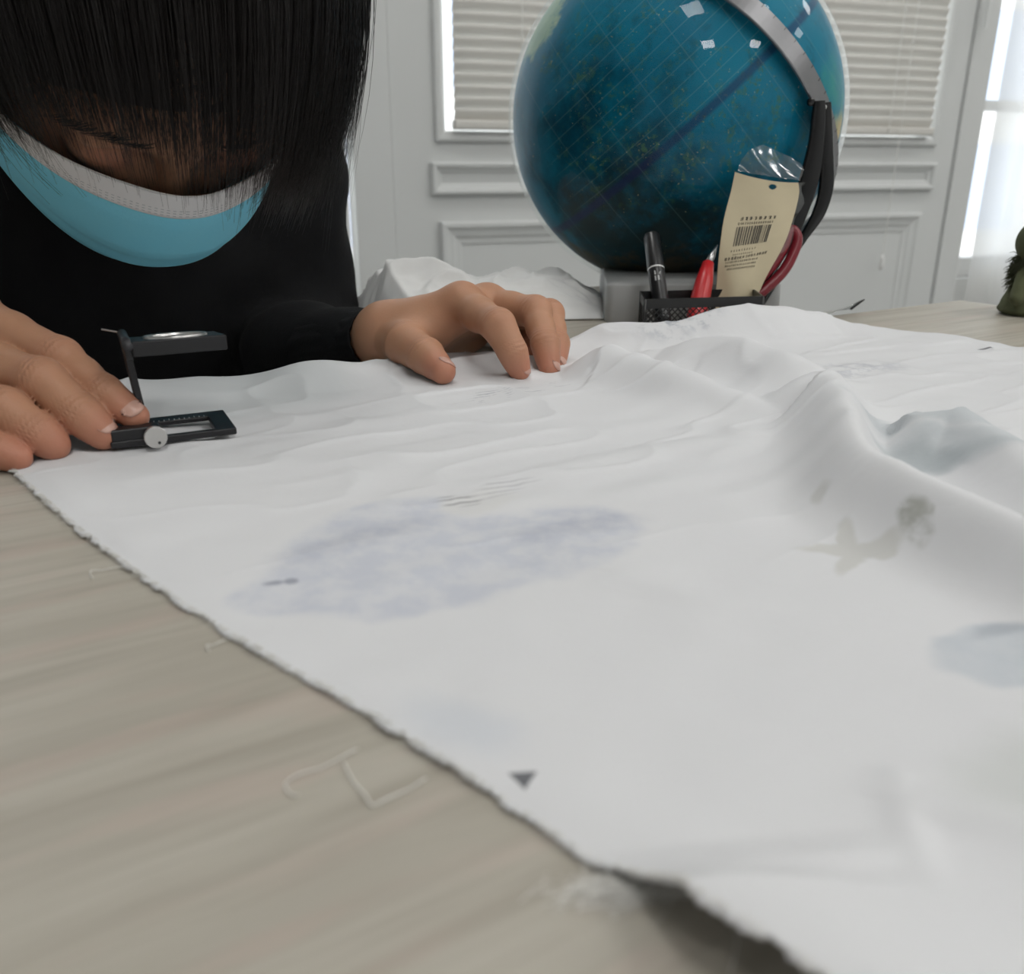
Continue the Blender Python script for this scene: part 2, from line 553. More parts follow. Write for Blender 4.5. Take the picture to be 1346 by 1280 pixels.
def curtain(s0, s1, label, seed, flare):
    n, mz = 260, 24
    s_ = np.linspace(s0, s1, n)
    ph = np.cumsum(.13 + .08 * vnoise(np.arange(n) * .09, np.zeros(n), seed=seed))
    V = []
    for i in range(n):
        for j in range(mz):
            v = j / (mz - 1)
            z = 1.78 - v * (1.78 + .66)
            amp = .024 + .008 * v
            dd = .0 + amp * math.sin(ph[i]) + .006 * math.sin(ph[i] * .37 + 3 * v) - .025
            V.append(W(s_[i] + flare * v * (1 - i / n) + .006 * math.sin(ph[i] * 2), dd, z))
    root = empty('sheer_curtain', W((s0 + s1) / 2, -.025, -.66))
    tag(root, label, 'curtain', 'sheer curtains either side of the door')
    mesh_obj('curtain_sheet', V, grid_faces(n, mz), M['curtain'], root, True)
    MB().tube([W(s0 - .02, -.025, 1.80), W(s1 + .05, -.025, 1.80)], .011, 12).build('curtain_rod', M['white_plastic'], root, True)
curtain(1.380, 2.95, 'white sheer curtain at the window right of the door', 3, .0)
curtain(-1.45, -.212, 'white sheer curtain left of the door behind the seated person', 5, .0)

# the building across the street, seen past the curtain
bl = empty('office_building', W(4.0, 9.0, -6.0))
tag(bl, 'pale building with blue windows seen outside through the curtained window', 'building')
MB().wbox(-6, 12, 9.0, 14.0, -6, 9).build('facade', simple('pale facade', (.85, .86, .86), .8, var=.04, scale=.6), bl)
pane = MB().wbox(-5.4, -4.5, 8.95, 9.02, -4.3, -3.1).build('window', simple('blue facade glass', (.50, .60, .80), .3), bl)
for r in range(7):
    for c_ in range(13):
        if r == 0 and c_ == 0: continue
        q = pane.copy(); col.objects.link(q)
        dv = c_ * 1.33 * WT
        q.location = (dv[0], dv[1], r * 1.75)

# ceiling lamps
diff_mat = NT('lamp diffuser')
diff_mat.set(Base_Color=(.9, .9, .9), Emission_Color=diff_mat.mix(diff_mat.noise(diff_mat.coord(), 5), (1, .98, .95), (1, 1, .98)), Emission_Strength=9.0)
for s_, d_ in (( -.4, -.9), (1.0, -.9), (2.4, -.9), (-.4, -2.1), (1.0, -2.1), (2.4, -2.1), (-.4, -3.3), (1.0, -3.3), (2.4, -3.3)):
    r = empty('ceiling_lamp', W(s_, d_, CEIL))
    tag(r, 'square white recessed ceiling lamp lighting the desk from above', 'lamp', 'ceiling lamps of the room')
    hw = .17
    fr = MB()
    fr.wbox(s_ - hw - .02, s_ + hw + .02, d_ - hw - .02, d_ - hw, CEIL - .02, CEIL).wbox(s_ - hw - .02, s_ + hw + .02, d_ + hw, d_ + hw + .02, CEIL - .02, CEIL)
    fr.wbox(s_ - hw - .02, s_ - hw, d_ - hw, d_ + hw, CEIL - .02, CEIL).wbox(s_ + hw, s_ + hw + .02, d_ - hw, d_ + hw, CEIL - .02, CEIL)
    fr.build('lamp_frame', M['white_plastic'], r)
    MB().wbox(s_ - hw, s_ + hw, d_ - hw, d_ + hw, CEIL - .008, CEIL - .002).build('diffuser', diff_mat.m, r)
    ld = bpy.data.lights.new('lamp_light', 'AREA'); ld.shape = 'SQUARE'; ld.size = .34; ld.energy = LAMP_W * (2.8 if d_ < -3 else 1.0); ld.color = (1, .985, .96)
    lo = bpy.data.objects.new('lamp_light', ld); col.objects.link(lo); lo.parent = r
    lo.location = (0, 0, -.022); lo.rotation_euler = (0, 0, PSI)

# ================================================================== THE TABLE
def wood_mat():
    t = NT('pale grey wood laminate')
    v = t.mapping(t.coord(), rot=(0, 0, -TA))
    v1 = t.mapping(v, scale=(4, 62, 1))
    v2 = t.mapping(v, scale=(9, 320, 1))
    wob = t.noise(v, 9, 2)
    a = t.noise(v1, 1.6, 4, .6, .6)
    b = t.noise(v2, 1.5, 3, .6, .3)
    k = t.noise(t.mapping(v, scale=(3, 22, 1)), 2.0, 3, .5, .5)
    pink = t.noise(t.mapping(v, loc=(3, 1, 0), scale=(10, 50, 1)), 1.6, 3)
    c = t.ramp(a, [(.30, (.345, .315, .262)), (.48, (.435, .405, .345)), (.72, (.500, .472, .410))])
    c = t.mix(t.math('MULTIPLY', t.smooth(b, .50, .70), .55), c, (.36, .325, .27))
    c = t.mix(t.math('MULTIPLY', t.smooth(k, .50, .64), .40), c, (.36, .33, .275))
    c = t.mix(t.math('MULTIPLY', t.smooth(pink, .50, .66), .40), c, (.51, .42, .365))
    t.set(Base_Color=c, Roughness=t.math('MULTIPLY_ADD', b, .15, .40), Normal=t.bump(b, .12, .0004))
    t.b.inputs['Specular IOR Level'].default_value = .35
    return t.m
M['wood'] = wood_mat()
table = empty('desk', T(.1, .1, FLOOR))
tag(table, 'L-shaped desk with a pale grey wood-grain top under the white cloth', 'desk')
TE, TC = .4455, .7026                   # far edge, right corner in table coordinates
outline = [(-.95, -.28), (TC, -.28), (TC, TE), (.515, TE), (.515, .675), (.265, .675), (.265, TE), (-.95, TE)]
V = [T(a, b, -.025) for a, b in outline] + [T(a, b, 0) for a, b in outline]
n = len(outline)
top = mesh_obj('desk_top', V, [tuple(range(n - 1, -1, -1)), tuple(range(n, 2 * n))] + [(i, (i + 1) % n, n + (i + 1) % n, n + i) for i in range(n)], M['wood'], table)
bv = top.modifiers.new('bevel', 'BEVEL'); bv.width = .0015; bv.segments = 2
M['leg'] = simple('white desk leg', (.75, .75, .74), .4)
for a, b in ((-.92, -.25), (.66, -.25), (.66, .41), (-.92, .41), (.29, .635), (.46, .635)):
    MB().tbox(a, a + .035, b, b + .03, FLOOR, -.025).build('leg', M['leg'], table, bevel=.003)
MB().tbox(-.88, .66, -.12, -.09, -.09, -.025).build('rail', M['leg'], table, bevel=.002)
# ================================================================== THE CLOTH BEING INSPECTED
def polyline_field(P, X, Y, ends=True):
    """distance to a polyline, signed side, and interpolated columns"""
    P = np.asarray(P, float)
    best = np.full(X.shape, 1e9); side = np.zeros(X.shape); par = np.zeros(X.shape + (P.shape[1] - 2,))
    for i in range(len(P) - 1):
        a, b = P[i], P[i + 1]
        d = b[:2] - a[:2]; L = d @ d + 1e-12
        t = np.clip(((X - a[0]) * d[0] + (Y - a[1]) * d[1]) / L, 0, 1)
        dx, dy = X - a[0] - t * d[0], Y - a[1] - t * d[1]
        q = np.hypot(dx, dy)
        m = q < best
        best[m] = q[m]
        side[m] = (d[0] * dy - d[1] * dx)[m]
        par[m] = (a[2:] + t[..., None] * (b[2:] - a[2:]))[m]
    return best, side, par

def ridge_px(rows):
    """rows: px, py, height, width towards the camera, width away"""
    out = []
    for px, py, z, wn_, wf in rows:
        p = on(px, py, z); out.append((p[0], p[1], z, wn_, wf))
    Q = np.array(out)
    return catmull(Q, 6)

RIDGES = [
    # the fold from the fingers to the middle
    [(738, 494, .002, .016, .02), (770, 472, .011, .018, .02), (803, 460, .0165, .021, .020), (860, 478, .0145, .020, .020), (930, 508, .010, .016, .018), (1000, 538, .004, .012, .012)],
    # the fold behind it
    [(868, 468, .005, .02, .02), (900, 450, .014, .022, .02), (945, 443, .018, .024, .02), (1000, 456, .017, .023, .022), (1045, 471, .016, .022, .024)],
    # the long fold running to the right edge
    [(1005, 536, .004, .012, .014), (1045, 508, .013, .016, .016), (1085, 492, .018, .020, .018), (1112, 530, .020, .018, .012), (1135, 585, .020, .017, .009), (1185, 615, .019, .016, .011), (1245, 642, .019, .016, .013), (1300, 668, .018, .016, .014), (1360, 698, .017, .016, .015), (1480, 760, .014, .018, .015)],
    # the fold at the right edge
    [(1165, 588, .003, .012, .012), (1205, 558, .013, .016, .02), (1250, 545, .016, .017, .022), (1300, 565, .016, .016, .022), (1360, 604, .015, .016, .02), (1450, 660, .012, .018, .02)],
    # the crumpled rim in front of the pen tray
    [(760, 436, .006, .022, .014), (800, 430, .011, .022, .014), (835, 426, .013, .02, .013), (880, 431, .011, .02, .012), (925, 416, .017, .022, .012), (965, 407, .020, .024, .013), (1020, 406, .019, .024, .016), (1075, 413, .011, .02, .016), (1120, 428, .004, .02, .015)],
    # the far rim by the person
    [(60, 512, .006, .02, .01), (190, 506, .008, .02, .01), (260, 500, .007, .02, .01), (330, 497, .005, .02, .01), (405, 480, .010, .022, .01), (450, 480, .008, .02, .01), (500, 480, .004, .02, .01)],
    # slack under the hand
    [(600, 478, .004, .012, .012), (650, 470, .006, .012, .012), (700, 476, .004, .012, .012)],
    # faint folds
    [(820, 760, .0012, .006, .01), (900, 785, .0016, .006, .01), (985, 800, .0008, .006, .01)],
    [(800, 610, .001, .008, .012), (890, 590, .0025, .010, .012), (975, 578, .003, .012, .012), (1010, 560, .001, .01, .01)],
    [(1185, 1060, .0012, .004, .006), (1270, 1075, .002, .005, .006), (1400, 1110, .002, .005, .006)],
    [(980, 1150, .0008, .004, .006), (1100, 1140, .0014, .004, .006), (1200, 1120, .001, .004, .006)],
    [(1180, 1030, .0008, .004, .004), (1200, 1120, .0014, .004, .004), (1215, 1170, .0006, .004, .004)],
]
RP = [ridge_px(r) for r in RIDGES]

LEFT = np.array([(-.300, .418), (-.236, .368), (-.183, .305), (-.129, .245), (-.089, .205), (-.060, .1785), (-.0335, .1557), (-.0045, .1287), (.0105, .1138), tuple(on(845, 1166, .003)[:2]), tuple(on(900, 1184, .009)[:2]), tuple(on(985, 1222, .011)[:2]), tuple(on(1090, 1285, .012)[:2]), (.075, .040), (.10, .0), (.16, -.06)])
RIGHT = np.array([(.224, .632), (.2406, .606), (.272, .575), (.3131, .533), (.38, .47), (.45, .40), (.60, .25), (.74, .10)])
FAR = np.array([(-.300, .418), (-.24, .412), (-.188, .432), (-.115, .464), (-.05, .500), (.03, .540), (.085, .560), (.125, .566), (.165, .574), (.195, .600), (.224, .632)])

def resample(P, t):
    P = catmull(P, 12)
    L = np.concatenate([[0], np.cumsum(np.hypot(*np.diff(P, axis=0).T))]); L /= L[-1]
    return np.stack([np.interp(t, L, P[:, 0]), np.interp(t, L, P[:, 1])], -1)

NA, NB = 620, 330
ta = np.linspace(0, 1, NA); tb = np.linspace(0, 1, NB) ** 1.25
Lc, Rc, Fc_ = resample(LEFT, ta), resample(RIGHT, ta), resample(FAR, tb)
# pinked left edge
tooth = (np.arange(NA) % 2) * .0007 + .0009 * vnoise(np.arange(NA) * .31, np.zeros(NA), seed=11)
NEARc = Lc[-1] + tb[:, None] * (Rc[-1] - Lc[-1])
A_, B_ = np.meshgrid(ta, tb, indexing='ij')
P = ((1 - B_)[..., None] * Lc[:, None] + B_[..., None] * Rc[:, None] + (1 - A_)[..., None] * Fc_[None] + A_[..., None] * NEARc[None]
     - ((1 - A_) * (1 - B_))[..., None] * Lc[0] - (A_ * (1 - B_))[..., None] * Lc[-1] - ((1 - A_) * B_)[..., None] * Rc[0] - (A_ * B_)[..., None] * Rc[-1])
X, Y = P[..., 0].copy(), P[..., 1].copy()
X[:, 0] -= tooth * .72; Y[:, 0] -= tooth * .7
X[0] += .0015 * vnoise(np.arange(NB) * .4, np.zeros(NB), seed=12)
Y[0] += .0015 * vnoise(np.arange(NB) * .4, np.ones(NB), seed=12)

def cloth_height(X, Y):
    Z = np.zeros_like(X)
    for i, R_ in enumerate(RP):
        d, side, par = polyline_field(R_, X, Y)
        # side > 0: left of the running direction, which is away from the camera for ridges listed left to right
        w = np.where(side > 0, par[..., 2], par[..., 1])
        q = d / np.maximum(w, 1e-4)
        g = par[..., 0] * np.exp(-(q ** 2) * 1.3)
        Z = np.maximum(Z, g) + .25 * np.minimum(Z, g)
    # broad slack and fine wrinkles
    Z += .0009 * (vnoise(X * 18, Y * 18, seed=21) + 1) * .8
    u = X * .86 + Y * .51; v = -X * .51 + Y * .86
    Z += .0009 * vnoise(u * 22, v * 95, seed=22) * np.clip((Y - .17) * 8, .12, 1)
    Z += .0004 * vnoise(X * 70, Y * 70, seed=23)
    rid = 1 - np.abs(vnoise(u * 26, v * 60, seed=24))
    Z += .0016 * rid ** 6 * np.clip((Y - .18) * 6, 0.1, 1)
    return Z + .0009

Zc = cloth_height(X, Y)
# near the left edge the cloth lies flat, then lifts off the desk close to the camera
eb = np.exp(-(np.hypot(X - Lc[:, None, 0], Y - Lc[:, None, 1]) / .006) ** 2)
Zc = Zc * (1 - .75 * eb) + .0006 * eb
lift = (np.clip((.1125 - Lc[:, 1]) / .016, 0, 1) ** 1.3)[:, None]
dl_ = np.hypot(X - Lc[:, None, 0], Y - Lc[:, None, 1])
Zc += lift * .0105 * np.exp(-(dl_ / .035) ** 2)
ripple = (.0006 * np.clip(vnoise(np.arange(NA) * .12, np.zeros(NA), seed=15), 0, 1))[:, None] * np.exp(-(dl_ / .008) ** 2)
Zc += ripple

def cloth_mat():
    t = NT('printed white cotton')
    co = t.coord()
    wv = t.mapping(co, rot=(0, 0, math.radians(-42)))
    warp = t.new('ShaderNodeVectorMath', operation='ADD')
    nzv = t.new('ShaderNodeTexNoise'); nzv.inputs['Scale'].default_value = 38; nzv.inputs['Detail'].default_value = 3
    t.link(co, nzv.inputs['Vector'])
    sc_ = t.new('ShaderNodeVectorMath', operation='SCALE'); sc_.inputs[3].default_value = .018
    sb = t.new('ShaderNodeVectorMath', operation='SUBTRACT'); sb.inputs[1].default_value = (.5, .5, .5)
    t.link(nzv.outputs['Color'], sb.inputs[0]); t.link(sb.outputs[0], sc_.inputs[0])
    t.link(co, warp.inputs[0]); t.link(sc_.outputs[0], warp.inputs[1])
    wc = warp.outputs[0]
    def blob(cx, cy, rx, ry, ang, soft=.25, src=None):
        v = t.mapping(src or wc, loc=(cx, cy, 0), rot=(0, 0, math.radians(ang)), scale=(rx, ry, 1000), typ='TEXTURE')
        ln = t.new('ShaderNodeVectorMath', operation='LENGTH'); t.link(v, ln.inputs[0])
        return t.smooth(ln.outputs['Value'], 1 - soft, 1 + soft * .4, 1, 0)
    def mx(a, b): return t.math('MAXIMUM', a, b)
    c = t.mix(t.noise(co, 12, 3), (.795, .80, .82), (.835, .84, .855))
    mott = t.noise(co, 90, 4, .65)
    # blue whale print
    whale = mx(mx(blob(-.022, .226, .053, .030, 30, .15), blob(-.047, .208, .026, .017, 12, .2)), blob(.012, .240, .030, .024, 38, .2))
    whale = mx(whale, blob(-.038, .250, .034, .018, 45, .3))
    c = t.mix(t.math('MULTIPLY', whale, t.math('MULTIPLY_ADD', t.smooth(mott, .35, .65), .34, .24)), c, (.55, .59, .70))
    edge = mx(blob(.020, .249, .022, .008, 20, .7), blob(-.045, .237, .030, .007, 38, .8))
    c = t.mix(t.math('MULTIPLY', edge, t.math('MULTIPLY', mott, .75)), c, (.40, .43, .53))
    patch = blob(-.012, .272, .016, .011, 40, .35)
    c = t.mix(t.math('MULTIPLY', patch, .85), c, (.80, .80, .80))
    # dark hatch marks on the white panel
    hv = t.mapping(co, rot=(0, 0, math.radians(-28)))
    wvn = t.new('ShaderNodeTexWave', bands_direction='Y'); wvn.inputs['Scale'].default_value = 95; wvn.inputs['Distortion'].default_value = 3; wvn.inputs['Detail'].default_value = 2
    t.link(hv, wvn.inputs['Vector'])
    hat = t.math('MULTIPLY', blob(-.018, .2745, .009, .006, 30, .4), t.smooth(wvn.outputs['Fac'], .45, .75))
    c = t.mix(t.math('MULTIPLY', hat, .6), c, (.25, .25, .26))
    hat2 = t.math('MULTIPLY', blob(-.002, .285, .013, .006, 35, .6), t.smooth(wvn.outputs['Fac'], .35, .8))
    c = t.mix(t.math('MULTIPLY', hat2, .35), c, (.35, .35, .37))
    eye = mx(blob(-.0585, .2108, .0022, .0020, 0, .4, co), blob(-.0625, .2095, .0034, .0015, 20, .6, co))
    c = t.mix(t.math('MULTIPLY', eye, t.math('MULTIPLY_ADD', mott, .6, .35)), c, (.20, .22, .30))
    # second blue print at the right edge
    b2 = mx(blob(.1085, .171, .0165, .0125, 10, .2), blob(.128, .165, .018, .014, 0, .2))
    c = t.mix(t.math('MULTIPLY', b2, t.math('MULTIPLY_ADD', mott, .6, .25)), c, (.54, .60, .66))
    c = t.mix(t.math('MULTIPLY', blob(.113, .180, .008, .003, 10, .6), .5), c, (.38, .42, .47))
    # beige star and sprigs
    st = mx(blob(.0945, .2310, .0150, .0032, -6, .3), blob(.0950, .2300, .0165, .0034, 68, .3))
    c = t.mix(t.math('MULTIPLY', st, .55), c, (.60, .595, .55))
    c = t.mix(t.math('MULTIPLY', blob(0.0976, 0.2625, .005, .0035, 40, .5), .45), c, (.55, .55, .51))
    gr = t.math('MULTIPLY', blob(0.1118, 0.2297, .0062, .0042, 70, .4), t.smooth(mott, .30, .62))
    c = t.mix(t.math('MULTIPLY', gr, .65), c, (.33, .34, .28))
    c = t.mix(t.math('MULTIPLY', blob(.096, .132, .022, .014, 20, .7), .5), c, (.63, .655, .63))
    # blue-grey print on the folds at the right
    f2 = mx(blob(.178, .325, .050, .022, -32, .4), blob(.165, .300, .040, .012, -35, .5))
    c = t.mix(t.math('MULTIPLY', f2, t.math('MULTIPLY_ADD', mott, .5, .35)), c, (.52, .57, .60))
    c = t.mix(t.math('MULTIPLY', blob(.150, .305, .022, .007, -35, .6), .5), c, (.36, .41, .43))
    c = t.mix(t.math('MULTIPLY', blob(.113, .500, .016, .018, 20, .6), .45), c, (.42, .44, .46))
    c = t.mix(t.math('MULTIPLY', t.math('MULTIPLY', blob(.185, .470, .034, .020, 20, .7), t.smooth(mott, .42, .66)), .55), c, (.42, .44, .50))
    c = t.mix(t.math('MULTIPLY', t.math('MULTIPLY', blob(.105, .545, .03, .012, 20, .7), t.smooth(mott, .46, .62)), .7), c, (.36, .39, .45))
    # grey wash behind the magnifier
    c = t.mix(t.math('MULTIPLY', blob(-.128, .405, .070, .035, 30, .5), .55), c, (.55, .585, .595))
    c = t.mix(t.math('MULTIPLY', blob(-.011, .148, .016, .009, -40, .8), .4), c, (.60, .65, .73))
    c = t.mix(t.math('MULTIPLY', blob(-.005, .430, .06, .02, 30, .8), t.math('MULTIPLY', t.smooth(mott, .5, .62), .45)), c, (.45, .47, .55)) if False else c
    txt = t.math('MULTIPLY', blob(.000, .415, .035, .012, 40, .5), t.math('MULTIPLY', t.smooth(wvn.outputs['Fac'], .45, .8), t.smooth(mott, .48, .62)))
    c = t.mix(t.math('MULTIPLY', txt, .5), c, (.35, .37, .42))
    c = t.mix(t.math('MULTIPLY', blob(.2846, .5266, .006, .0022, 20, .4, co), .9), c, (.12, .12, .14))
    # dark triangle near the raw edge
    sep = t.new('ShaderNodeSeparateXYZ'); t.link(co, sep.inputs[0])
    x, y = sep.outputs[0], sep.outputs[1]
    def half(p, q):      # inside where positive
        nx, ny = -(q[1] - p[1]), q[0] - p[0]
        L = math.hypot(nx, ny); nx /= L; ny /= L
        return t.math('ADD', t.math('MULTIPLY_ADD', x, nx, -(nx * p[0] + ny * p[1])), t.math('MULTIPLY', y, ny))
    a_, b_, c_ = (-.0009, .1322), (.0023, .1277), (.0047, .1325)
    tri = t.math('MINIMUM', t.math('MINIMUM', half(a_, b_), half(b_, c_)), half(c_, a_))
    c = t.mix(t.math('MULTIPLY', t.smooth(tri, -.0001, .0003), .92), c, (.13, .135, .15))
    # weave
    wx = t.new('ShaderNodeTexWave', bands_direction='X'); wy = t.new('ShaderNodeTexWave', bands_direction='Y')
    for q in (wx, wy):
        q.inputs['Scale'].default_value = 560; q.inputs['Distortion'].default_value = .6; t.link(wv, q.inputs['Vector'])
    weave = t.math('ADD', wx.outputs['Fac'], wy.outputs['Fac'])
    nrm = t.bump(weave, .12, .0002)
    nrm = t.bump(t.noise(co, 220, 4, .6), .25, .0006, nrm)
    t.set(Base_Color=c, Roughness=.9, Normal=nrm)
    t.b.inputs['Specular IOR Level'].default_value = .15
    t.b.inputs['Sheen Weight'].default_value = .15
    # a little light comes through the cotton
    tl = t.new('ShaderNodeBsdfTranslucent'); t.link(c, tl.inputs[0])
    ms = t.new('ShaderNodeMixShader'); ms.inputs[0].default_value = .10
    t.link(t.b.outputs[0], ms.inputs[1]); t.link(tl.outputs[0], ms.inputs[2]); t.link(ms.outputs[0], t.out.inputs[0])
    return t.m
M['cloth'] = cloth_mat()
V = np.stack([X, Y, Zc], -1).reshape(-1, 3)
ii = np.arange(NA * NB).reshape(NA, NB)
Q = np.stack([ii[:-1, :-1], ii[1:, :-1], ii[1:, 1:], ii[:-1, 1:]], -1).reshape(-1, 4)
cloth = fast_mesh('printed_cloth', V, Q, M['cloth'])
tag(cloth, 'large wrinkled white cotton cloth with pale blue prints spread over the desk', 'cloth')
so = cloth.modifiers.new('thickness', 'SOLIDIFY'); so.thickness = .0005; so.offset = -1

# frayed fibres along the raw edge
fb = MB()
Lz = Zc[:, 0]
r2 = np.random.default_rng(4)
for k in range(900):
    q = r2.random() ** .8
    i = min(int((.12 + .72 * q) * NA), NA - 2)
    p = np.array([Lc[i, 0], Lc[i, 1], Lz[i] + .0003])
    tn = Lc[i + 1] - Lc[i]; tn = tn / np.hypot(*tn)
    nrm = np.array([tn[1], -tn[0]])
    if nrm[0] > 0: nrm = -nrm
    L = r2.uniform(.0006, .0022) * (1.8 if r2.random() < .06 else 1)
    d = nrm + tn * r2.normal(0, .7); d /= np.hypot(*d)
    e = p + np.array([d[0] * L, d[1] * L, r2.normal(0, .0003)])
    m_ = (p + e) / 2 + r2.normal(0, .00025, 3)
    e[2] = max(e[2], .0002); m_[2] = max(m_[2], .0002)
    fb.tube([p - np.array([d[0], d[1], 0]) * .001, m_, e], [.00008, .00007, .00003], 3, caps=False)
M['fibre'] = simple('cotton fibre', (.80, .79, .75), .9)
fr = fb.build('frayed_fringe', M['fibre'], cloth); fr['kind'] = 'stuff'
# tuft of loose fibres at the notch
fb = MB()
for k in range(150):
    p = on(815 + r2.normal(0, 45), 1168 + r2.normal(0, 9), .001)
    L = r2.uniform(.003, .009)
    a0 = r2.normal(math.radians(22), .5)
    d = np.array([math.cos(a0), math.sin(a0), r2.normal(.05, .15)])
    pts = [p - d * L * .6, p + r2.normal(0, .0007, 3) * [1, 1, .4], p + d * L * .6 + r2.normal(0, .001, 3)]
    pts = np.array(pts); pts[:, 2] = np.maximum(pts[:, 2], .0004)
    fb.tube(catmull(pts, 3), .00006, 3, caps=False)
tf = fb.build('fibre_tuft', M['fibre'], cloth); tf['kind'] = 'stuff'

# loose threads on the desk
def thread(px, label, r=.00016):
    pts = catmull([on(a, b, .0003) for a, b in px], 6)
    pts[:, 2] = r + .0002 + .0005 * np.abs(np.sin(np.arange(len(pts)) * .35))
    o = MB().tube(pts, r, 5).build('loose_thread', M['fibre'], smooth=True)
    tag(o, label, 'thread', 'loose threads on the desk')
thread([(172, 746), (150, 748), (122, 752), (119, 757), (122, 762)], 'short pale thread on the bare wood nearest the magnifier')
thread([(300, 841), (285, 848), (274, 850), (272, 853), (276, 858)], 'small hooked pale thread on the wood halfway along the cloth edge')
thread([(470, 985), (440, 1003), (400, 1018), (376, 1030), (378, 1042), (392, 1048)], 'long pale thread bent at its left end on the wood')
thread([(452, 1003), (460, 1022), (478, 1045), (490, 1060), (515, 1050), (560, 1026)], 'looped pale thread on the wood beside the dark triangle print', .00018)
thread([(960, 1280), (968, 1240), (960, 1210), (940, 1195)], 'pale thread in the shadow under the lifted cloth edge', .00012)

# ================================================================== THE WHITE CLOTH HEAP BEHIND THE HAND
n = 150
gx, gy = np.meshgrid(np.linspace(-1, 1, n), np.linspace(-1, 1, n), indexing='ij')
rr = np.sqrt(gx ** 2 + gy ** 2)
f1 = 1 - np.abs(vnoise(gx * 2.2 + gy * .8 + 5, gy * 1.6 + 3, seed=31))
f2 = 1 - np.abs(vnoise(gx * 5 + 9 - gy, gy * 3.5 + 1, seed=32))
prof = np.interp(gx, [-1, -.8, -.55, -.22, -.12, .05, .2, .45, .75, 1], [.3, .62, .92, 1.0, .95, .72, .78, .68, .60, .38])
env = np.clip(1 - np.abs(gy) ** 2.2, 0, 1) * np.clip((1 - np.abs(gx) ** 6), 0, 1)
hz = .043 * prof * env * (.62 + .34 * f1 ** 2 + .16 * f2 ** 3) + .0012 + .0022 * vnoise(gx * 11, gy * 11, seed=33) * env
wob = 1 + .10 * vnoise(np.arctan2(gy, gx) * 2 + 8, rr, seed=35)
cx, cy = on(640, 420)[:2]
c0 = np.array([-.033, .685])
hx = c0[0] + gx * .112 * wob * .98 + gy * .0
hy = c0[1] + gy * .062 * wob + gx * .02
e1c = hx * E1[0] + hy * E1[1]; hz = np.maximum(hz, .001) - 2.2 * np.clip(.262 - e1c, 0, 1)
o = fast_mesh('crumpled_cloth', np.stack([hx, hy, hz], -1).reshape(-1, 3), np.array(grid_faces(n, n)), None)
M['white_cloth'] = simple('plain white cotton', (.80, .80, .79), .9, var=.03, scale=14, bump=.25, bscale=260)
o.data.materials.append(M['white_cloth'])
so = o.modifiers.new('thickness', 'SOLIDIFY'); so.thickness = .0006; so.offset = -1
tag(o, 'crumpled heap of plain white cloth behind the resting hand', 'cloth')
# ================================================================== FOLDING CLOTH MAGNIFIER
def cz(x, y):      # cloth height under a point
    return float(cloth_height(np.array([x]), np.array([y]))[0])
M['mag'] = simple('black anodised metal', (.010, .010, .012), .38, var=.2, scale=60, bump=.08, bscale=900)
M['mag_edge'] = simple('worn black metal edge', (.03, .03, .034), .3)
M['alu'] = simple('brushed aluminium', (.62, .61, .60), .32, 1.0, var=.06, scale=200)
nl, nr = on(148, 601)[:2], on(313, 580)[:2]
ma = (nr - nl) / np.linalg.norm(nr - nl)            # along the near edge
mb = np.array([-ma[1], ma[0]])                     # away from the camera
LW_, LD = float(np.linalg.norm(nr - nl)), .0315
zb = .0030
mag = empty('folding_magnifier', (nl[0], nl[1], zb))
tag(mag, 'black folding cloth magnifier with square lens standing on the white cloth', 'magnifier')
A3, B3, U3 = np.array([*ma, 0]), np.array([*mb, 0]), np.array([0, 0, 1.0])
O3 = np.array([nl[0], nl[1], zb])
def mp(a, b, z): return O3 + a * A3 + b * B3 + z * U3
def mt(a, b, z): return mp(a, b, z - .11 * b)          # the lens plate droops a little at its far side
def mbox(m, a0, a1, b0, b1, z0, z1):
    return m.hexa([mp(a0, b0, z0), mp(a1, b0, z0), mp(a1, b1, z0), mp(a0, b1, z0), mp(a0, b0, z1), mp(a1, b0, z1), mp(a1, b1, z1), mp(a0, b1, z1)])
b = MB()
ow = [(0, 0), (LW_, 0), (LW_, LD), (0, LD)]; iw = [(.0125, .0055), (LW_ - .0075, .0055), (LW_ - .0075, LD - .0055), (.0125, LD - .0055)]
V = [mp(x, y, 0) for x, y in ow] + [mp(x, y, 0) for x, y in iw] + [mp(x, y, .0028) for x, y in ow] + [mp(x, y, .0020) for x, y in iw]
Fc = []
for j in range(4):
    k = (j + 1) % 4
    Fc += [(j, 4 + j, 4 + k, k), (8 + j, 8 + k, 12 + k, 12 + j), (j, k, 8 + k, 8 + j), (4 + j, 12 + j, 12 + k, 4 + k)]
b.add(V, Fc)
b.build('base_frame', M['mag'], mag, bevel=.0006)
# graduation marks along the base window
g = MB()
for k in range(13):
    a0 = .014 + k * .002
    mbox(g, a0, a0 + .00025, LD - .0053, LD - .0035 - (.0008 if k % 5 else 0), .0021, .00235)
g.build('scale_marks', simple('white engraving', (.6, .6, .6), .6), mag)
# upright: plate with a cutout, leaning slightly outwards
hgt = .0375
def up(b_, z, t):
    lean = -.0035 * (z / hgt)
    return mp(.0132 + lean + t, b_, z)
def ubox(m, b0, b1, z0, z1, t0=0, t1=.0026):
    return m.hexa([up(b0, z0, t0), up(b0, z0, t1), up(b1, z0, t1), up(b1, z0, t0), up(b0, z1, t0), up(b0, z1, t1), up(b1, z1, t1), up(b1, z1, t0)])
u = MB()
ubox(u, .0125, .0165, .002, hgt); ubox(u, LD - .0065, LD - .001, .002, hgt)
ubox(u, .0165, LD - .0065, .002, .009); ubox(u, .0165, LD - .0065, hgt - .005, hgt); ubox(u, .0015, .0125, hgt - .0045, hgt)
u.build('upright', M['mag'], mag, bevel=.0004)
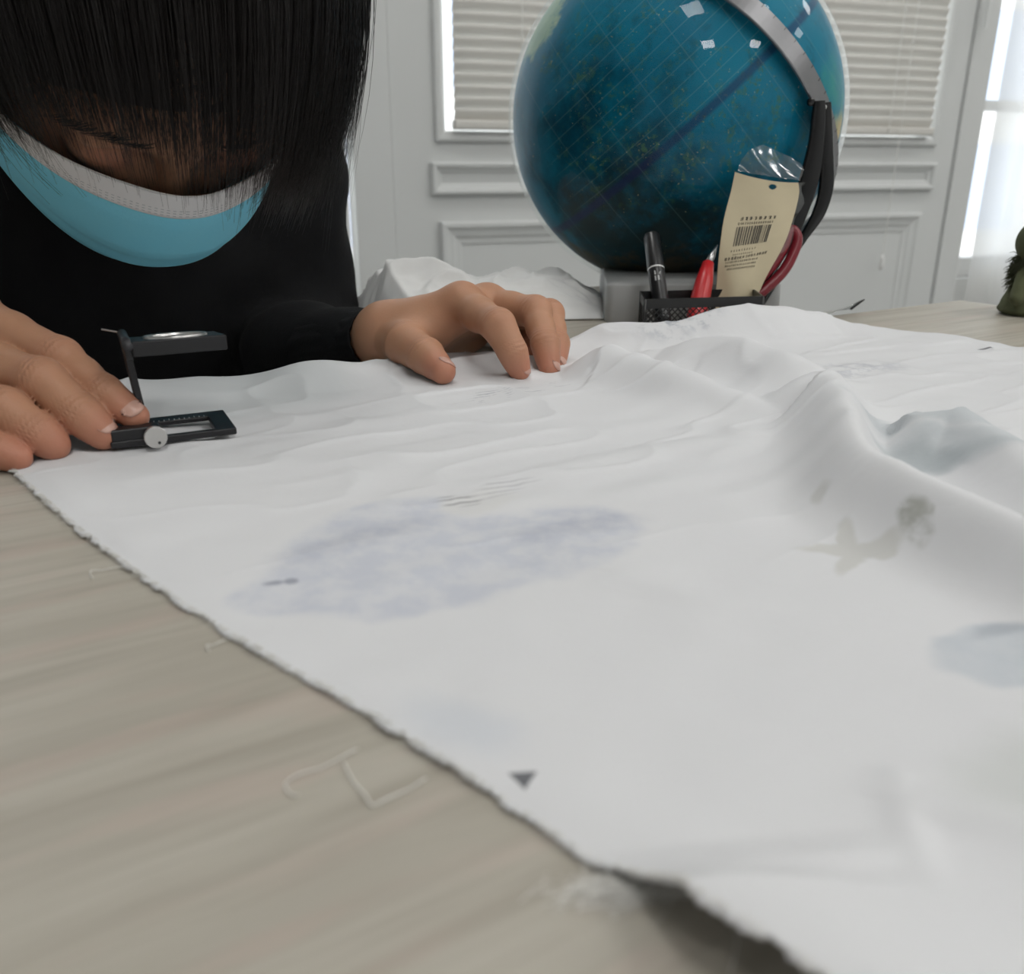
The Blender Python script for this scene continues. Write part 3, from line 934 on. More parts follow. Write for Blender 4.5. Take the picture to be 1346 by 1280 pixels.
# lower hinge block holding the knob
hb = MB(); mbox(hb, .0005, .0185, .0005, .0075, .0022, .0072); hb.build('hinge_block', M['mag'], mag, bevel=.0008)
# upper hinge
MB().tube([mp(.0112, .0005, hgt + .001), mp(.0112, LD - .0005, hgt + .001)], .0019, 12).build('hinge_pin', M['mag_edge'], mag, True)
MB().tube([mp(.0112, LD - .0005, hgt + .001), mp(.0102, LD + .001, hgt + .0015), mp(.004, LD + .002, hgt + .003)], .0004, 8).build('spring_wire', M['alu'], mag, True)
# lens plate: square plate with a round hole
n = 48
zc0, zc1 = hgt - .0030, hgt + .0028
pa0, pa1, pb0, pb1 = .0125, .0125 + .0345, .0005, LD - .0005
ca, cb, cr = (pa0 + pa1) / 2, (pb0 + pb1) / 2, .0122
V, Fc = [], []
for z in (zc0, zc1):
    for j in range(n):
        t = 2 * math.pi * j / n
        c_, s_ = math.cos(t), math.sin(t)
        k = 1 / max(abs(c_), abs(s_))
        V.append(mt(ca + c_ * k * (pa1 - pa0) / 2, cb + s_ * k * (pb1 - pb0) / 2, z))
    for j in range(n):
        t = 2 * math.pi * j / n
        V.append(mt(ca + cr * math.cos(t), cb + cr * math.sin(t), z))
for j in range(n):
    k = (j + 1) % n
    Fc += [(j, n + j, n + k, k), (2 * n + j, 2 * n + k, 3 * n + k, 3 * n + j), (j, k, 2 * n + k, 2 * n + j), (n + j, 3 * n + j, 3 * n + k, n + k)]
lp = mesh_obj('lens_plate', V, Fc, M['mag'], mag)
bv = lp.modifiers.new('bevel', 'BEVEL'); bv.width = .0005; bv.segments = 2; bv.limit_method = 'ANGLE'; bv.angle_limit = .6
rg = MB(); V, Fc = [], []
prof = [(cr - .0001, -.0008), (cr - .0001, .0005), (cr - .0005, .0009), (cr - .0013, .0007), (cr - .0014, -.0008)]
for r_, z in prof:
    for j in range(n):
        t = 2 * math.pi * j / n
        V.append(mt(ca + r_ * math.cos(t), cb + r_ * math.sin(t), zc1 + z))
for i in range(len(prof) - 1):
    for j in range(n):
        k = (j + 1) % n
        Fc.append((i * n + j, i * n + k, (i + 1) * n + k, (i + 1) * n + j))
mesh_obj('lens_ring', V, Fc, M['alu'], lp, True)
lens_m = NT('lens glass'); lens_m.set(Base_Color=lens_m.mix(lens_m.noise(lens_m.coord(), 20), (.97, .99, .99), (1, 1, 1)), Roughness=.02, Transmission_Weight=1.0, IOR=1.5)
prof = [(.0001, .0022), (.004, .0020), (.008, .0013), (cr - .0015, .0003), (cr - .0014, -.0004), (cr - .0015, -.0010), (.008, -.0018), (.004, -.0024), (.0001, -.0026)]
MB().lathe(mt(ca, cb, (zc0 + zc1) / 2 + .0008), U3 + .11 * B3, [(r_, -z) for r_, z in prof], 40).build('lens', lens_m.m, lp, True)
# silver knob on the near side
kc = at(205, 575, .3385)
kn = -B3 * .93 + np.array([0, 0, .12]); kn /= np.linalg.norm(kn)
kb = MB().lathe(kc - kn * .0030, kn, [(.0040, 0), (.0042, .0003), (.0042, .0027), (.0039, .0030), (.0001, .0030)], 40).build('knob', M['alu'], mag)
smooth_by_angle(kb)
kx = np.cross(U3, kn); ky = np.cross(kn, kx)
MB().lathe(kc + kn * .0000 + kx * .0010 * 1 - ky * .0022, kn, [(.0006, 0), (.0006, .0001)], 14).build('knob_mark', M['mag'], kb)
MB().tube([kc - kn * .003, kc + B3 * .008 - kn * .003], .0014, 12).build('knob_shaft', M['mag'], mag, True)

# ================================================================== GLOBE
GC, GR = np.array([.1276, .7547, .1392]), .130
globe = empty('globe', (GC[0], GC[1], 0))
tag(globe, 'large glossy teal blue desk globe on a low grey base', 'globe')
view = GC - np.array([0, 0, H]); view /= np.linalg.norm(view)
gright = np.cross(view, [0, 0, 1.0]); gright /= np.linalg.norm(gright)
gup = np.cross(gright, view)
def gdir(px, py):        # unit direction from the globe's centre to its surface point seen at that pixel
    d = ray(px, py); d = d / np.linalg.norm(d); o_ = np.array([0, 0, H]) - GC
    bq = d @ o_; cq = o_ @ o_ - GR ** 2
    disc = bq * bq - cq
    p = o_ + d * (-bq - math.sqrt(max(disc, 0)))
    return p / np.linalg.norm(p)

def globe_mat():
    t = NT('globe print')
    co = t.mapping(t.coord(), loc=tuple(-GC), scale=(1, 1, 1))
    co = t.mapping(co, scale=(1 / .1268,) * 3)
    def dot(v):
        q = t.new('ShaderNodeVectorMath', operation='DOT_PRODUCT'); q.inputs[1].default_value = tuple(v); t.link(co, q.inputs[0]); return q.outputs['Value']
    def spot(px, py, rad, soft, namp=.10, nscale=5.0):
        d = gdir(px, py)
        f = dot(d)
        f = t.math('MULTIPLY_ADD', t.noise(co, nscale, 5, .65), namp, f)
        c0 = math.cos(rad) + namp * .5
        return t.smooth(f, c0 - soft, c0 + soft)
    big = t.noise(co, 1.6, 4, .6)
    c = t.mix(t.smooth(big, .3, .7), (.001, .145, .245), (.002, .195, .305))
    fine = t.noise(co, 9, 6, .72)
    c = t.mix(t.math('MULTIPLY', t.smooth(fine, .50, .66), .5), c, (.004, .09, .13))
    # deep basins
    for px, py, r_ in ((760, 240, .30), (870, 300, .35), (960, 340, .32), (800, 130, .16)):
        c = t.mix(t.math('MULTIPLY', spot(px, py, r_, .12, .45, 4), .8), c, (.001, .040, .070))
    # ridges in green and ochre speckle
    for px, py, r_ in ((855, 55, .16), (1020, 165, .17), (800, 185, .18), (960, 200, .22), (840, 215, .14), (745, 55, .14)):
        m_ = t.math('MULTIPLY', spot(px, py, r_, .06, .5, 6), t.smooth(t.noise(co, 22, 5, .7), .50, .62))
        c = t.mix(t.math('MULTIPLY', m_, .6), c, (.05, .15, .09))
        m2 = t.math('MULTIPLY', spot(px, py, r_, .06, .5, 6), t.smooth(t.noise(t.mapping(co, loc=(3, 2, 1)), 46, 3, .6), .64, .70))
        c = t.mix(t.math('MULTIPLY', m2, .6), c, (.30, .33, .14))
    # painted shade on the underside, then continents: brown at the bottom, pale green at the upper left, ochre at the right rim
    c = t.mix(t.math('MULTIPLY', spot(830, 345, .50, .10, .40, 4), .85), c, t.mix(fine, (.006, .022, .024), (.016, .034, .030)))  # underside's shade painted into the map as broad, very dark land
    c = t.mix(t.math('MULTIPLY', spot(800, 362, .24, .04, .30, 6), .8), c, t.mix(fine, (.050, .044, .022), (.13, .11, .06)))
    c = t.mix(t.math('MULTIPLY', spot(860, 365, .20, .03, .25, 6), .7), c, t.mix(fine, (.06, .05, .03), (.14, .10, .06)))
    c = t.mix(spot(712, 20, .22, .012, .12, 5), c, t.mix(fine, (.16, .32, .24), (.38, .50, .34)))
    c = t.mix(spot(1103, 188, .15, .008, .05, 6), c, t.mix(fine, (.50, .34, .10), (.62, .47, .20)))
    c = t.mix(spot(1105, 120, .12, .02, .1, 6), c, (.02, .26, .26))
    # graticule: a family of great circles and of small circles
    a1 = gdir(740, 300); a2 = gdir(1040, 40)
    nrm = np.cross(a1, a2); nrm /= np.linalg.norm(nrm)
    d0 = dot(nrm)
    c = t.mix(t.math('MULTIPLY', t.smooth(t.math('ABSOLUTE', d0), .035, .010), .65), c, (.010, .022, .10))
    tri = t.math('PINGPONG', t.math('MULTIPLY_ADD', d0, 1.0, .03), .036)
    ln = t.smooth(tri, .0035, .0012)
    win = t.math('MULTIPLY', spot(880, 150, .75, .10, .2, 3), t.smooth(d0, -.02, .02) if nrm @ gup > 0 else t.smooth(d0, .02, -.02))
    c = t.mix(t.math('MULTIPLY', t.math('MULTIPLY', ln, win), .13), c, (.35, .55, .45))
    ax = np.cross(nrm, gdir(880, 170)); ax /= np.linalg.norm(ax)
    tri2 = t.math('PINGPONG', t.math('MULTIPLY_ADD', dot(ax), 1.0, .5), .13)
    c = t.mix(t.math('MULTIPLY', t.smooth(tri2, .004, .0012), .16), c, (.2, .35, .35))
    # small printed names and dots
    sp = t.smooth(t.noise(t.mapping(co, loc=(7, 3, 5)), 62, 2, .5), .735, .76)
    c = t.mix(t.math('MULTIPLY', sp, .6), c, (.55, .55, .30))
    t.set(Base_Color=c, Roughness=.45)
    t.b.inputs['Specular IOR Level'].default_value = .12
    return t.m
def sphere(r, nu=96, nv=64):
    V = []
    for i in range(nv + 1):
        ph = math.pi * i / nv
        for j in range(nu):
            th = 2 * math.pi * j / nu
            V.append(GC + r * np.array([math.sin(ph) * math.cos(th), math.sin(ph) * math.sin(th), math.cos(ph)]))
    return V, grid_faces(nv + 1, nu, True)
V, Fc = sphere(.1268)
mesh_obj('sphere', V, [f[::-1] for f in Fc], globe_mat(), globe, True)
V, Fc = sphere(.1305)
mesh_obj('clear_shell', V, [f[::-1] for f in Fc], clear_mat('clear acrylic shell', (.97, .99, .99), base=.012, power=7.0, rough=.02), globe, True)
# half meridian
p1, p2, p3 = gdir(965, 0), gdir(1060, 110), gdir(1072, 150)
axn = np.cross(p1, gdir(1074, 140)); axn /= np.linalg.norm(axn)
e_a = p1; e_b = np.cross(axn, p1)
V = []
m_in, m_out, hwid = .1325, .1350, .0075
k = 90
for i in range(k):
    t_ = math.radians(-62 + 178 * i / (k - 1))
    dr = e_a * math.cos(t_) + e_b * math.sin(t_)
    for r_, s_ in ((m_in, -1), (m_out, -1), (m_out, 1), (m_in, 1)):
        V.append(GC + dr * r_ + axn * hwid * s_)
Fc = []
for i in range(k - 1):
    for j in range(4):
        j2 = (j + 1) % 4
        Fc.append((i * 4 + j, i * 4 + j2, i * 4 + 4 + j2, i * 4 + 4 + j))
Fc += [(3, 2, 1, 0), tuple((k - 1) * 4 + j for j in range(4))]
mer = mesh_obj('meridian_band', V, Fc, simple('satin grey metal', (.24, .24, .25), .34, .75, var=.1, scale=80), globe)
mb_ = mer.modifiers.new('bevel', 'BEVEL'); mb_.width = .0006; mb_.limit_method = 'ANGLE'
# tick marks on the band
tk = MB()
for i in range(40):
    t_ = math.radians(-58 + 170 * i / 39)
    dr = e_a * math.cos(t_) + e_b * math.sin(t_)
    tn = np.cross(axn, dr)
    tk.fbox(GC + dr * (m_out + .0001) + axn * (hwid - .0016), tn, axn, dr, .00018, .0014, .0001)
tk.build('degree_marks', M['black_plastic'], mer)
for t_ in (math.radians(-62), math.radians(116)):
    dr = e_a * math.cos(t_) + e_b * math.sin(t_)
    MB().lathe(GC + dr * .124, dr, [(.004, 0), (.004, .008), (.0065, .009), (.0065, .0125), (.003, .0145)], 16).build('pivot', M['steel'], globe, True)
# low grey base
BC = np.array([GC[0] - .002, .717])
rx = np.array([math.cos(.04), math.sin(.04)]); ry = np.array([-rx[1], rx[0]])
def rsq(ins, r, z, seg=8):
    out = []
    hx_, hy_ = .063 - ins, .085 - ins
    for sx, sy, a0 in ((1, 1, 0), (-1, 1, 90), (-1, -1, 180), (1, -1, 270)):
        for q in range(seg):
            a = math.radians(a0 + 90 * q / (seg - 1))
            x_, y_ = sx * (hx_ - r) + r * math.cos(a), sy * (hy_ - r) + r * math.sin(a)
            x_ *= 1 - .30 * (y_ + .085) / .17; p = BC + x_ * rx + y_ * ry
            out.append((p[0], p[1], z))
    return out
rings = [rsq(0, .006, 0), rsq(-.0005, .006, .003), rsq(0, .006, .0255), rsq(.0015, .006, .0275), rsq(.028, .02, .0280)]
V = sum(rings, []); m_ = len(rings[0])
Fc = [(i * m_ + j, i * m_ + (j + 1) % m_, (i + 1) * m_ + (j + 1) % m_, (i + 1) * m_ + j) for i in range(4) for j in range(m_)]
Fc += [tuple(range(m_ - 1, -1, -1)), tuple(4 * m_ + j for j in range(m_))]
bo = mesh_obj('base', V, Fc, simple('grey base plastic', (.36, .365, .36), .45, var=.05, scale=40), globe)
smooth_by_angle(bo, 50)
# cradle ring between base and ball
V, Fc = [], []
prof = [(.060, .0275), (.060, .0300), (.0585, .0320), (.0575, .0305), (.055, .0275)]
for r_, z in prof:
    for j in range(48):
        t_ = 2 * math.pi * j / 48
        V.append((GC[0] + r_ * math.cos(t_), GC[1] + r_ * math.sin(t_), z))
for i in range(4):
    for j in range(48):
        Fc.append((i * 48 + j, i * 48 + (j + 1) % 48, i * 48 + 48 + (j + 1) % 48, i * 48 + 48 + j))
mesh_obj('cradle_ring', V, Fc, simple('pale grey ring', (.55, .56, .55), .3), globe, True)

# ================================================================== MESH PEN TRAY AND WHAT STANDS IN IT
TRZ = .0275
tl_, tr_ = on(848, 393, TRZ)[:2], on(1003, 389, TRZ)[:2]
ta_ = (tr_ - tl_); TW = float(np.linalg.norm(ta_)); ta_ = ta_ / TW
tb_ = np.array([.07, .9975]); TD = .036
def tp(a, b_, z): return np.array([*(tl_ + a * ta_ + b_ * tb_), z])
tray = empty('pen_tray', tp(TW / 2, TD / 2, 0))
tag(tray, 'small black wire mesh desk tray full of tools in front of the globe', 'tray')
M['wire'] = simple('black coated wire', (.010, .010, .010), .4, bump=.05)
def tray_bar(m, a0, a1, b0, b1, z0, z1):
    return m.hexa([tp(a0, b0, z0), tp(a1, b0, z0), tp(a1, b1, z0), tp(a0, b1, z0), tp(a0, b0, z1), tp(a1, b0, z1), tp(a1, b1, z1), tp(a0, b1, z1)])
r_ = MB()
for z0, z1 in ((TRZ - .006, TRZ), (0.0003, .0035)):
    tray_bar(r_, 0, TW, -.0006, .0006, z0, z1); tray_bar(r_, 0, TW, TD - .0006, TD + .0006, z0, z1)
    tray_bar(r_, -.0006, .0006, 0, TD, z0, z1); tray_bar(r_, TW - .0006, TW + .0006, 0, TD, z0, z1)
r_.build('rim', M['wire'], tray)
q = MB(); tray_bar(q, 0, TW, 0, TD, .0005, .0014); q.build('tray_floor', M['wire'], tray)
q = MB()
for a_ in (0, TW):
    for b_ in (0, TD): MB().tube([tp(a_, b_, 0.001), tp(a_, b_, TRZ)], .0011, 8).build('corner_post', M['wire'], tray, True)
def lattice(p0, p1, name):
    m = MB(); L = np.linalg.norm(p1 - p0); d = (p1 - p0) / L
    z0, z1 = .003, TRZ - .004; hh = z1 - z0; stp = .0040
    nrm = np.cross(d, [0, 0, 1.0])
    k = -hh
    while k < L:
        for sgn in (1, -1):
            a0, a1 = max(k, 0), min(k + hh, L)
            if a1 <= a0: continue
            za, zb_ = z0 + (a0 - k), z0 + (a1 - k)
            if sgn < 0: za, zb_ = z1 - (za - z0), z1 - (zb_ - z0)
            A = p0 + d * a0; B = p0 + d * a1
            A = np.array([A[0], A[1], za]); B = np.array([B[0], B[1], zb_])
            dv = (B - A) / np.linalg.norm(B - A)
            m.fbox((A + B) / 2 + nrm * .0002 * sgn, dv, nrm, np.cross(dv, nrm), np.linalg.norm(B - A) / 2, .00022, .00030)
        k += stp
    o = m.build(name, M['wire'], tray); o['kind'] = 'stuff'
    return o
c00, c10, c11, c01 = tp(0, 0, 0), tp(TW, 0, 0), tp(TW, TD, 0), tp(0, TD, 0)
for a_, b_ in ((c00, c10), (c10, c11), (c11, c01), (c01, c00)): lattice(a_, b_, 'mesh_side')

# black marker with a white ring
m0 = tp(.0155, .0115, .002); m1 = at(856, 308, .594)
axm = m1 - m0; LM = np.linalg.norm(axm); axm /= LM
mk = empty('marker_pen', m0)
tag(mk, 'black marker pen with a white ring standing in the mesh tray', 'pen')
rg_ = at(867, 361, .59); hr = float((rg_ - m0) @ axm)
o = MB().lathe(m0, axm, [(.0050, 0), (.0056, .001), (.0056, hr - .0004)], 28).build('barrel', M['black_plastic'], mk); smooth_by_angle(o)
o = MB().lathe(m0 + axm * (hr - .0004), axm, [(.0057, 0), (.0057, .0010)], 28).build('ring', M['white_plastic'], mk); smooth_by_angle(o)
o = MB().lathe(m0 + axm * (hr + .0006), axm, [(.0057, 0), (.0054, LM - hr - .003), (.0046, LM - hr - .0012), (.0030, LM - hr - .0008)], 28).build('cap', M['black_plastic'], mk); smooth_by_angle(o)
q = MB()
side = np.cross(axm, view); side /= np.linalg.norm(side); fr_ = np.cross(axm, side); fr_ = fr_ if fr_ @ view < 0 else -fr_
cpt = m0 + axm * (hr - .0075) + fr_ * .00568
for (x0, y0), (x1, y1), (x2, y2), (x3, y3) in (((-.003, .003), (.001, .004), (.001, .001), (-.0025, .001)), ((-.002, 0), (-.0008, 0), (-.0008, -.0035), (-.002, -.0035)), ((.0002, 0), (.0012, 0), (.0012, -.0035), (.0002, -.0035))):
    pts = [cpt + side * x + axm * y - fr_ * (.0056 - math.sqrt(.0056 ** 2 - x * x)) for x, y in ((x0, y0), (x1, y1), (x2, y2), (x3, y3))]
    q.add([p for p in pts] + [p + fr_ * .0001 for p in pts], [(0, 1, 2, 3), (7, 6, 5, 4), (0, 4, 5, 1), (1, 5, 6, 2), (2, 6, 7, 3), (3, 7, 4, 0)])
q.build('printed_mark', simple('grey print', (.45, .45, .45), .5), mk)

# red handled awl
a0, a1, a2 = tp(.034, .012, .002), at(931, 346, .590), at(943, 322, .594)
aw = empty('awl', a0)
tag(aw, 'red handled awl with a bright metal tip standing in the mesh tray', 'tool')
axa = a1 - a0; LA = np.linalg.norm(axa)
M['red'] = simple('glossy red plastic', (.52, .018, .022), .3)
MB().lathe(a0, axa, [(.0045, 0), (.0060, .003), (.0066, LA * .45), (.0058, LA * .75), (.0038, LA), (.0022, LA + .001)], 24).build('handle', M['red'], aw, True)
ax2 = a2 - a1; L2 = np.linalg.norm(ax2)
MB().lathe(a1, ax2, [(.0026, -.001), (.0024, L2 * .35), (.0016, L2 * .6), (.0003, L2)], 18).build('tip', M['steel'], aw, True)

# paper backed packet in a clear bag
pk0 = tp(.055, .017, .004)
pk = empty('paper_packet', pk0)
tag(pk, 'beige paper packet with barcode and punched hole in a clear bag, standing in the tray', 'packet')
Lp = catmull(np.array([(938, 418), (942, 372), (945, 335), (951, 290), (961, 250), (966, 226)], float), 30)
Rp = catmull(np.array([(985, 414), (1006, 366), (1030, 322), (1043, 285), (1050, 255), (1049, 240)], float), 30)
nv_, nu_ = len(Lp), 90
def packet_pt(u, v, off=0.0):
    i = v * (nv_ - 1); i0 = min(int(i), nv_ - 2); f_ = i - i0
    l = Lp[i0] * (1 - f_) + Lp[i0 + 1] * f_; r = Rp[i0] * (1 - f_) + Rp[i0 + 1] * f_
    p = l * (1 - u) + r * u
    if v > .8: p = p + np.array([0, 4.0]) * (v - .8) / .2 * (4 * u * (1 - u)) * .9
    Z = .5905 - .006 * v - .0035 * math.sin(math.pi * u) * (1 - .5 * v) + .0012 * math.sin(7 * u + 9 * v) * (1 - v) + off
    return at(p[0], p[1], Z)
V, Fc = [], []
for i in range(nv_):
    for j in range(nu_):
        V.append(packet_pt(j / (nu_ - 1), i / (nv_ - 1)))
hu, hv = .60, .875
for f in grid_faces(nv_, nu_):
    i, j = divmod(f[0], nu_)
    u_, v_ = (j + .5) / (nu_ - 1), (i + .5) / (nv_ - 1)
    if ((u_ - hu) / .058) ** 2 + ((v_ - hv) / .040) ** 2 < 1: continue
    Fc.append(f)
M['kraft'] = simple('beige packet paper', (.60, .52, .35), .6, var=.06, scale=60, bump=.2, bscale=180)
o = mesh_obj('card', V, Fc, M['kraft'], pk, True)
so = o.modifiers.new('thickness', 'SOLIDIFY'); so.thickness = .0006; so.offset = 0
card = o
M['ink'] = simple('black print', (.03, .028, .025), .6)
def stroke(m, u0, v0, u1, v1):
    a, b_, c_, d_ = packet_pt(u0, v0, -.0006), packet_pt(u1, v0, -.0006), packet_pt(u1, v1, -.0006), packet_pt(u0, v1, -.0006)
    m.add([a, b_, c_, d_], [(0, 1, 2, 3)])
r3 = np.random.default_rng(9)
q = MB(); u_ = .20
while u_ < .70:
    w_ = r3.choice([.007, .012, .018]); sh = .09
    a, b_ = (u_, .44), (u_ + w_, .555)
    q.add([packet_pt(u_, .44, -.0006), packet_pt(u_ + w_, .44, -.0006), packet_pt(u_ + w_ + .012, .555, -.0006), packet_pt(u_ + .012, .555, -.0006)], [(0, 1, 2, 3)])
    u_ += w_ + r3.choice([.008, .012, .018])
q.build('barcode', M['ink'], card)
q = MB()
def textline(u0, u1, v, hgt_, cw, gap, slope=0.0):
    u = u0
    while u < u1:
        vv = v + slope * (u - u0)
        for s_ in range(3):
            y_ = vv + hgt_ * s_ / 2.6
            stroke(q, u + r3.uniform(0, cw * .3), y_, u + cw * r3.uniform(.6, 1), y_ + hgt_ * .16)
        for s_ in range(2):
            x_ = u + cw * r3.uniform(0, .8)
            stroke(q, x_, vv, x_ + cw * .18, vv + hgt_)
        u += cw + gap
textline(.24, .76, .595, .022, .045, .022)
textline(.22, .72, .567, .014, .022, .010)
textline(.18, .56, .405, .012, .020, .020)
textline(.22, .52, .380, .010, .018, .014)
textline(.10, .26, .352, .020, .04, .012); textline(.30, .78, .352, .016, .034, .010, .02)
for v_ in (.330, .305, .280): textline(.12 if v_ > .29 else .16, .66, v_, .012, .026, .008)
q.build('printed_text', M['ink'], card)
V = []
nb_, mb2 = 16, 14
bl_ = np.array([(969, 225), (974, 212), (985, 198), (1003, 190)], float); br_ = np.array([(1051, 238), (1054, 231), (1056, 222), (1052, 212)], float)
bl_, br_ = catmull(bl_, 5), catmull(br_, 5)
for i in range(len(bl_)):
    for j in range(mb2):
        u_ = j / (mb2 - 1); p = bl_[i] * (1 - u_) + br_[i] * u_
        V.append(at(p[0], p[1], .5845 + .0016 * math.sin(7 * u_ + i * .4) + (.010 if u_ > .62 else 0) * (u_ - .62) * i / 9 - .0016))
M['film'] = clear_mat('clear film', (.92, .95, .95), base=.10, rough=.15)
bag = mesh_obj('clear_bag', V, grid_faces(len(bl_), mb2), M['film'], pk, True)
V = []
for i in range(12):
    for j in range(5):
        v_ = .35 + .65 * i / 11; p = packet_pt(1.0, v_)
        V.append(p + gright * (.0035 * j / 4 * (1 + .5 * math.sin(i * 1.3))) + view * .004 * j / 4)
mesh_obj('bag_seam', V, grid_faces(12, 5), M['film'], pk, True)

# scissors with dark red bow
sc0 = tp(.066, .020, .002)
scs = empty('scissors', sc0)
tag(scs, 'scissors with a dark red loop handle leaning right out of the tray', 'scissors')
M['dark_red'] = simple('dark red plastic', (.20, .012, .022), .28)
lp_ = [(984, 396), (1008, 378), (1030, 356), (1043, 332), (1048, 314), (1043, 303), (1036, 306), (1030, 325), (1014, 350), (994, 372), (980, 388)]
pts = catmull([at(a, b_, .597) for a, b_ in lp_], 7, closed=True)
MB().tube(pts, .0036, 12, closed=True).build('handle_loop', M['dark_red'], scs, True)
q = MB(); s1 = at(983, 393, .597)
dd = sc0 - s1; L_ = np.linalg.norm(dd); dd /= L_
q.fbox(s1 + dd * L_ * .5, dd, gright - dd * (gright @ dd), np.cross(dd, gright), L_ * .5, .0045, .0012)
q.build('blade', M['steel'], scs, bevel=.0005)

# glossy black two armed tongs
tg0 = tp(.074, .034, .003)
tg = empty('black_tongs', tg0)
tag(tg, 'glossy black two-armed tongs standing tall against the right side of the globe', 'tongs')
M['gloss_black'] = simple('glossy black plastic', (.008, .008, .009), .16, var=.2)
def strip(px, w, th, Z, name):
    P_ = catmull([at(a, b_, z_) for (a, b_), z_ in zip(px, Z)], 8)
    wv_ = np.interp(np.linspace(0, 1, len(P_)), np.linspace(0, 1, len(w)), w)
    tn = np.gradient(P_, axis=0); tn /= np.linalg.norm(tn, axis=1)[:, None]
    V = []
    for p, t_, w_ in zip(P_, tn, wv_):
        sd = np.cross(t_, view); sd /= np.linalg.norm(sd); nr_ = np.cross(sd, t_)
        for j in range(12):
            a = 2 * math.pi * j / 12
            cx_, sx_ = math.cos(a), math.sin(a)
            V.append(p + sd * w_ * math.copysign(abs(cx_) ** .6, cx_) + nr_ * th * math.copysign(abs(sx_) ** .6, sx_))
    k = len(P_)
    Fc = grid_faces(k, 12, True) + [tuple(range(11, -1, -1)), tuple((k - 1) * 12 + j for j in range(12))]
    return mesh_obj(name, V, Fc, M['gloss_black'], tg, True)
ZB = .606
strip([(992, 402), (1018, 350), (1042, 305), (1056, 262), (1066, 225), (1073, 185), (1076, 150), (1077, 133)], [.002, .003, .0042, .0065, .0066, .0052, .0046, .0038], .0026, [.612, .612, .610, .604, .598, .592, .587, .585], 'arm')
strip([(998, 404), (1030, 352), (1056, 312), (1076, 280), (1086, 245), (1086, 205), (1085, 165), (1084, 136)], [.002, .0026, .0030, .0045, .0050, .0048, .0046, .0042], .0026, [.618, .618, .614, .608, .602, .596, .591, .589], 'arm')
MB().lathe(at(1083, 141, .5865), -view, [(.0018, 0), (.0018, .0012), (.0010, .0018)], 16).build('rivet', M['steel'], tg, True)
MB().lathe(at(1066, 134, .5855), -view, [(.0026, -.003), (.0026, .0012), (.0016, .002)], 16).build('end_cap', M['gloss_black'], tg, True)

# ================================================================== CLEAR SLEEVE AT THE DESK'S FAR EDGE
s0, s1_, s2_, s3_ = on(1050, 421, .0008), on(1128, 409, .0008), None, None
q = MB()
P0_, P1_ = np.array(on(1072, 414.5, .001)), np.array(on(1126, 409, .001))
V = []
for i in range(12):
    for j in range(8):
        u_, v_ = i / 11, j / 7
        base = P0_ * (1 - u_) + P1_ * u_
        V.append(base + np.array([0, 0, .0006 + .0085 * u_ * v_ * (1 + .1 * math.sin(u_ * 9))]) - np.array([*E2, 0]) * .018 * (v_ - .5) * (1 - .4 * u_))
sl = mesh_obj('plastic_sleeve', V, grid_faces(12, 8), clear_mat('sleeve film', (.86, .88, .88), base=.3, rough=.15), None, True)
so = sl.modifiers.new('thickness', 'SOLIDIFY'); so.thickness = .0003
tag(sl, 'small clear plastic sleeve at the far desk edge right of the tray', 'sleeve')
e0, e1_ = V[-1], V[-8]
MB().tube([V[88], V[91], V[95]], .0006, 6).build('sleeve_edge', M['black_plastic'], sl)

# ================================================================== OLIVE SOFT TOY AT THE RIGHT EDGE
tc = np.array([.387, .668, .0])
toy = empty('soft_toy', tc)
tag(toy, 'olive green shaggy soft toy at the right edge of the desk', 'toy')
fld = Field(tc - [.035, .035, .004], tc + [.035, .035, .080], .0012)
fld.cone(tc + [0, 0, .010], tc + [0, 0, .024], .0190, .013, .006)
fld.ell(tc + [0, 0, .004], [.021, .020, .0042], k=.004)
fld.cone(tc + [0, 0, .024], tc + [0, 0, .036], .013, .011, .006)
fld.ball(tc + [0, 0, .0525], .0165, .004)
fld.ball(tc + [-.012, -.008, .065], .006, .003); fld.ball(tc + [.013, -.006, .065], .006, .003)
fld.cone(tc + [-.010, -.006, .030], tc + [-.018, -.014, .014], .006, .005, .004); fld.cone(tc + [.010, -.006, .030], tc + [.018, -.014, .014], .006, .005, .004)
V, Q = fld.mesh(); V[:, 2] = np.maximum(V[:, 2], .0004)
M['olive'] = simple('olive plush', (.105, .115, .060), .95, var=.25, scale=160, bump=.6, bscale=900, bdist=.001)
fast_mesh('body', V, Q, M['olive'], toy)
q = MB()
for k in range(900):
    a = r3.uniform(0, 2 * math.pi); z_ = r3.uniform(.022, .043)
    p = tc + np.array([.0125 * math.cos(a), .0125 * math.sin(a), z_])
    L_ = r3.uniform(.004, .009)
    d_ = np.array([math.cos(a), math.sin(a), r3.normal(-.5, .4)]); d_ /= np.linalg.norm(d_)
    q.tube([p, p + d_ * L_ * .6 + r3.normal(0, .0006, 3), p + d_ * L_ - [0, 0, .002]], [.00045, .0003, .0001], 3, caps=False)
f_ = q.build('shaggy_ruff', simple('dark olive fur', (.055, .062, .032), .9), toy); f_['kind'] = 'stuff'
for sx in (-1, 1):
    MB().lathe(tc + [sx * .006, -.0155, .056], (sx * .2, -1, .1), [(.0016, 0), (.0014, .0008), (.0006, .0014)], 12).build('eye', M['gloss_black'], toy, True)
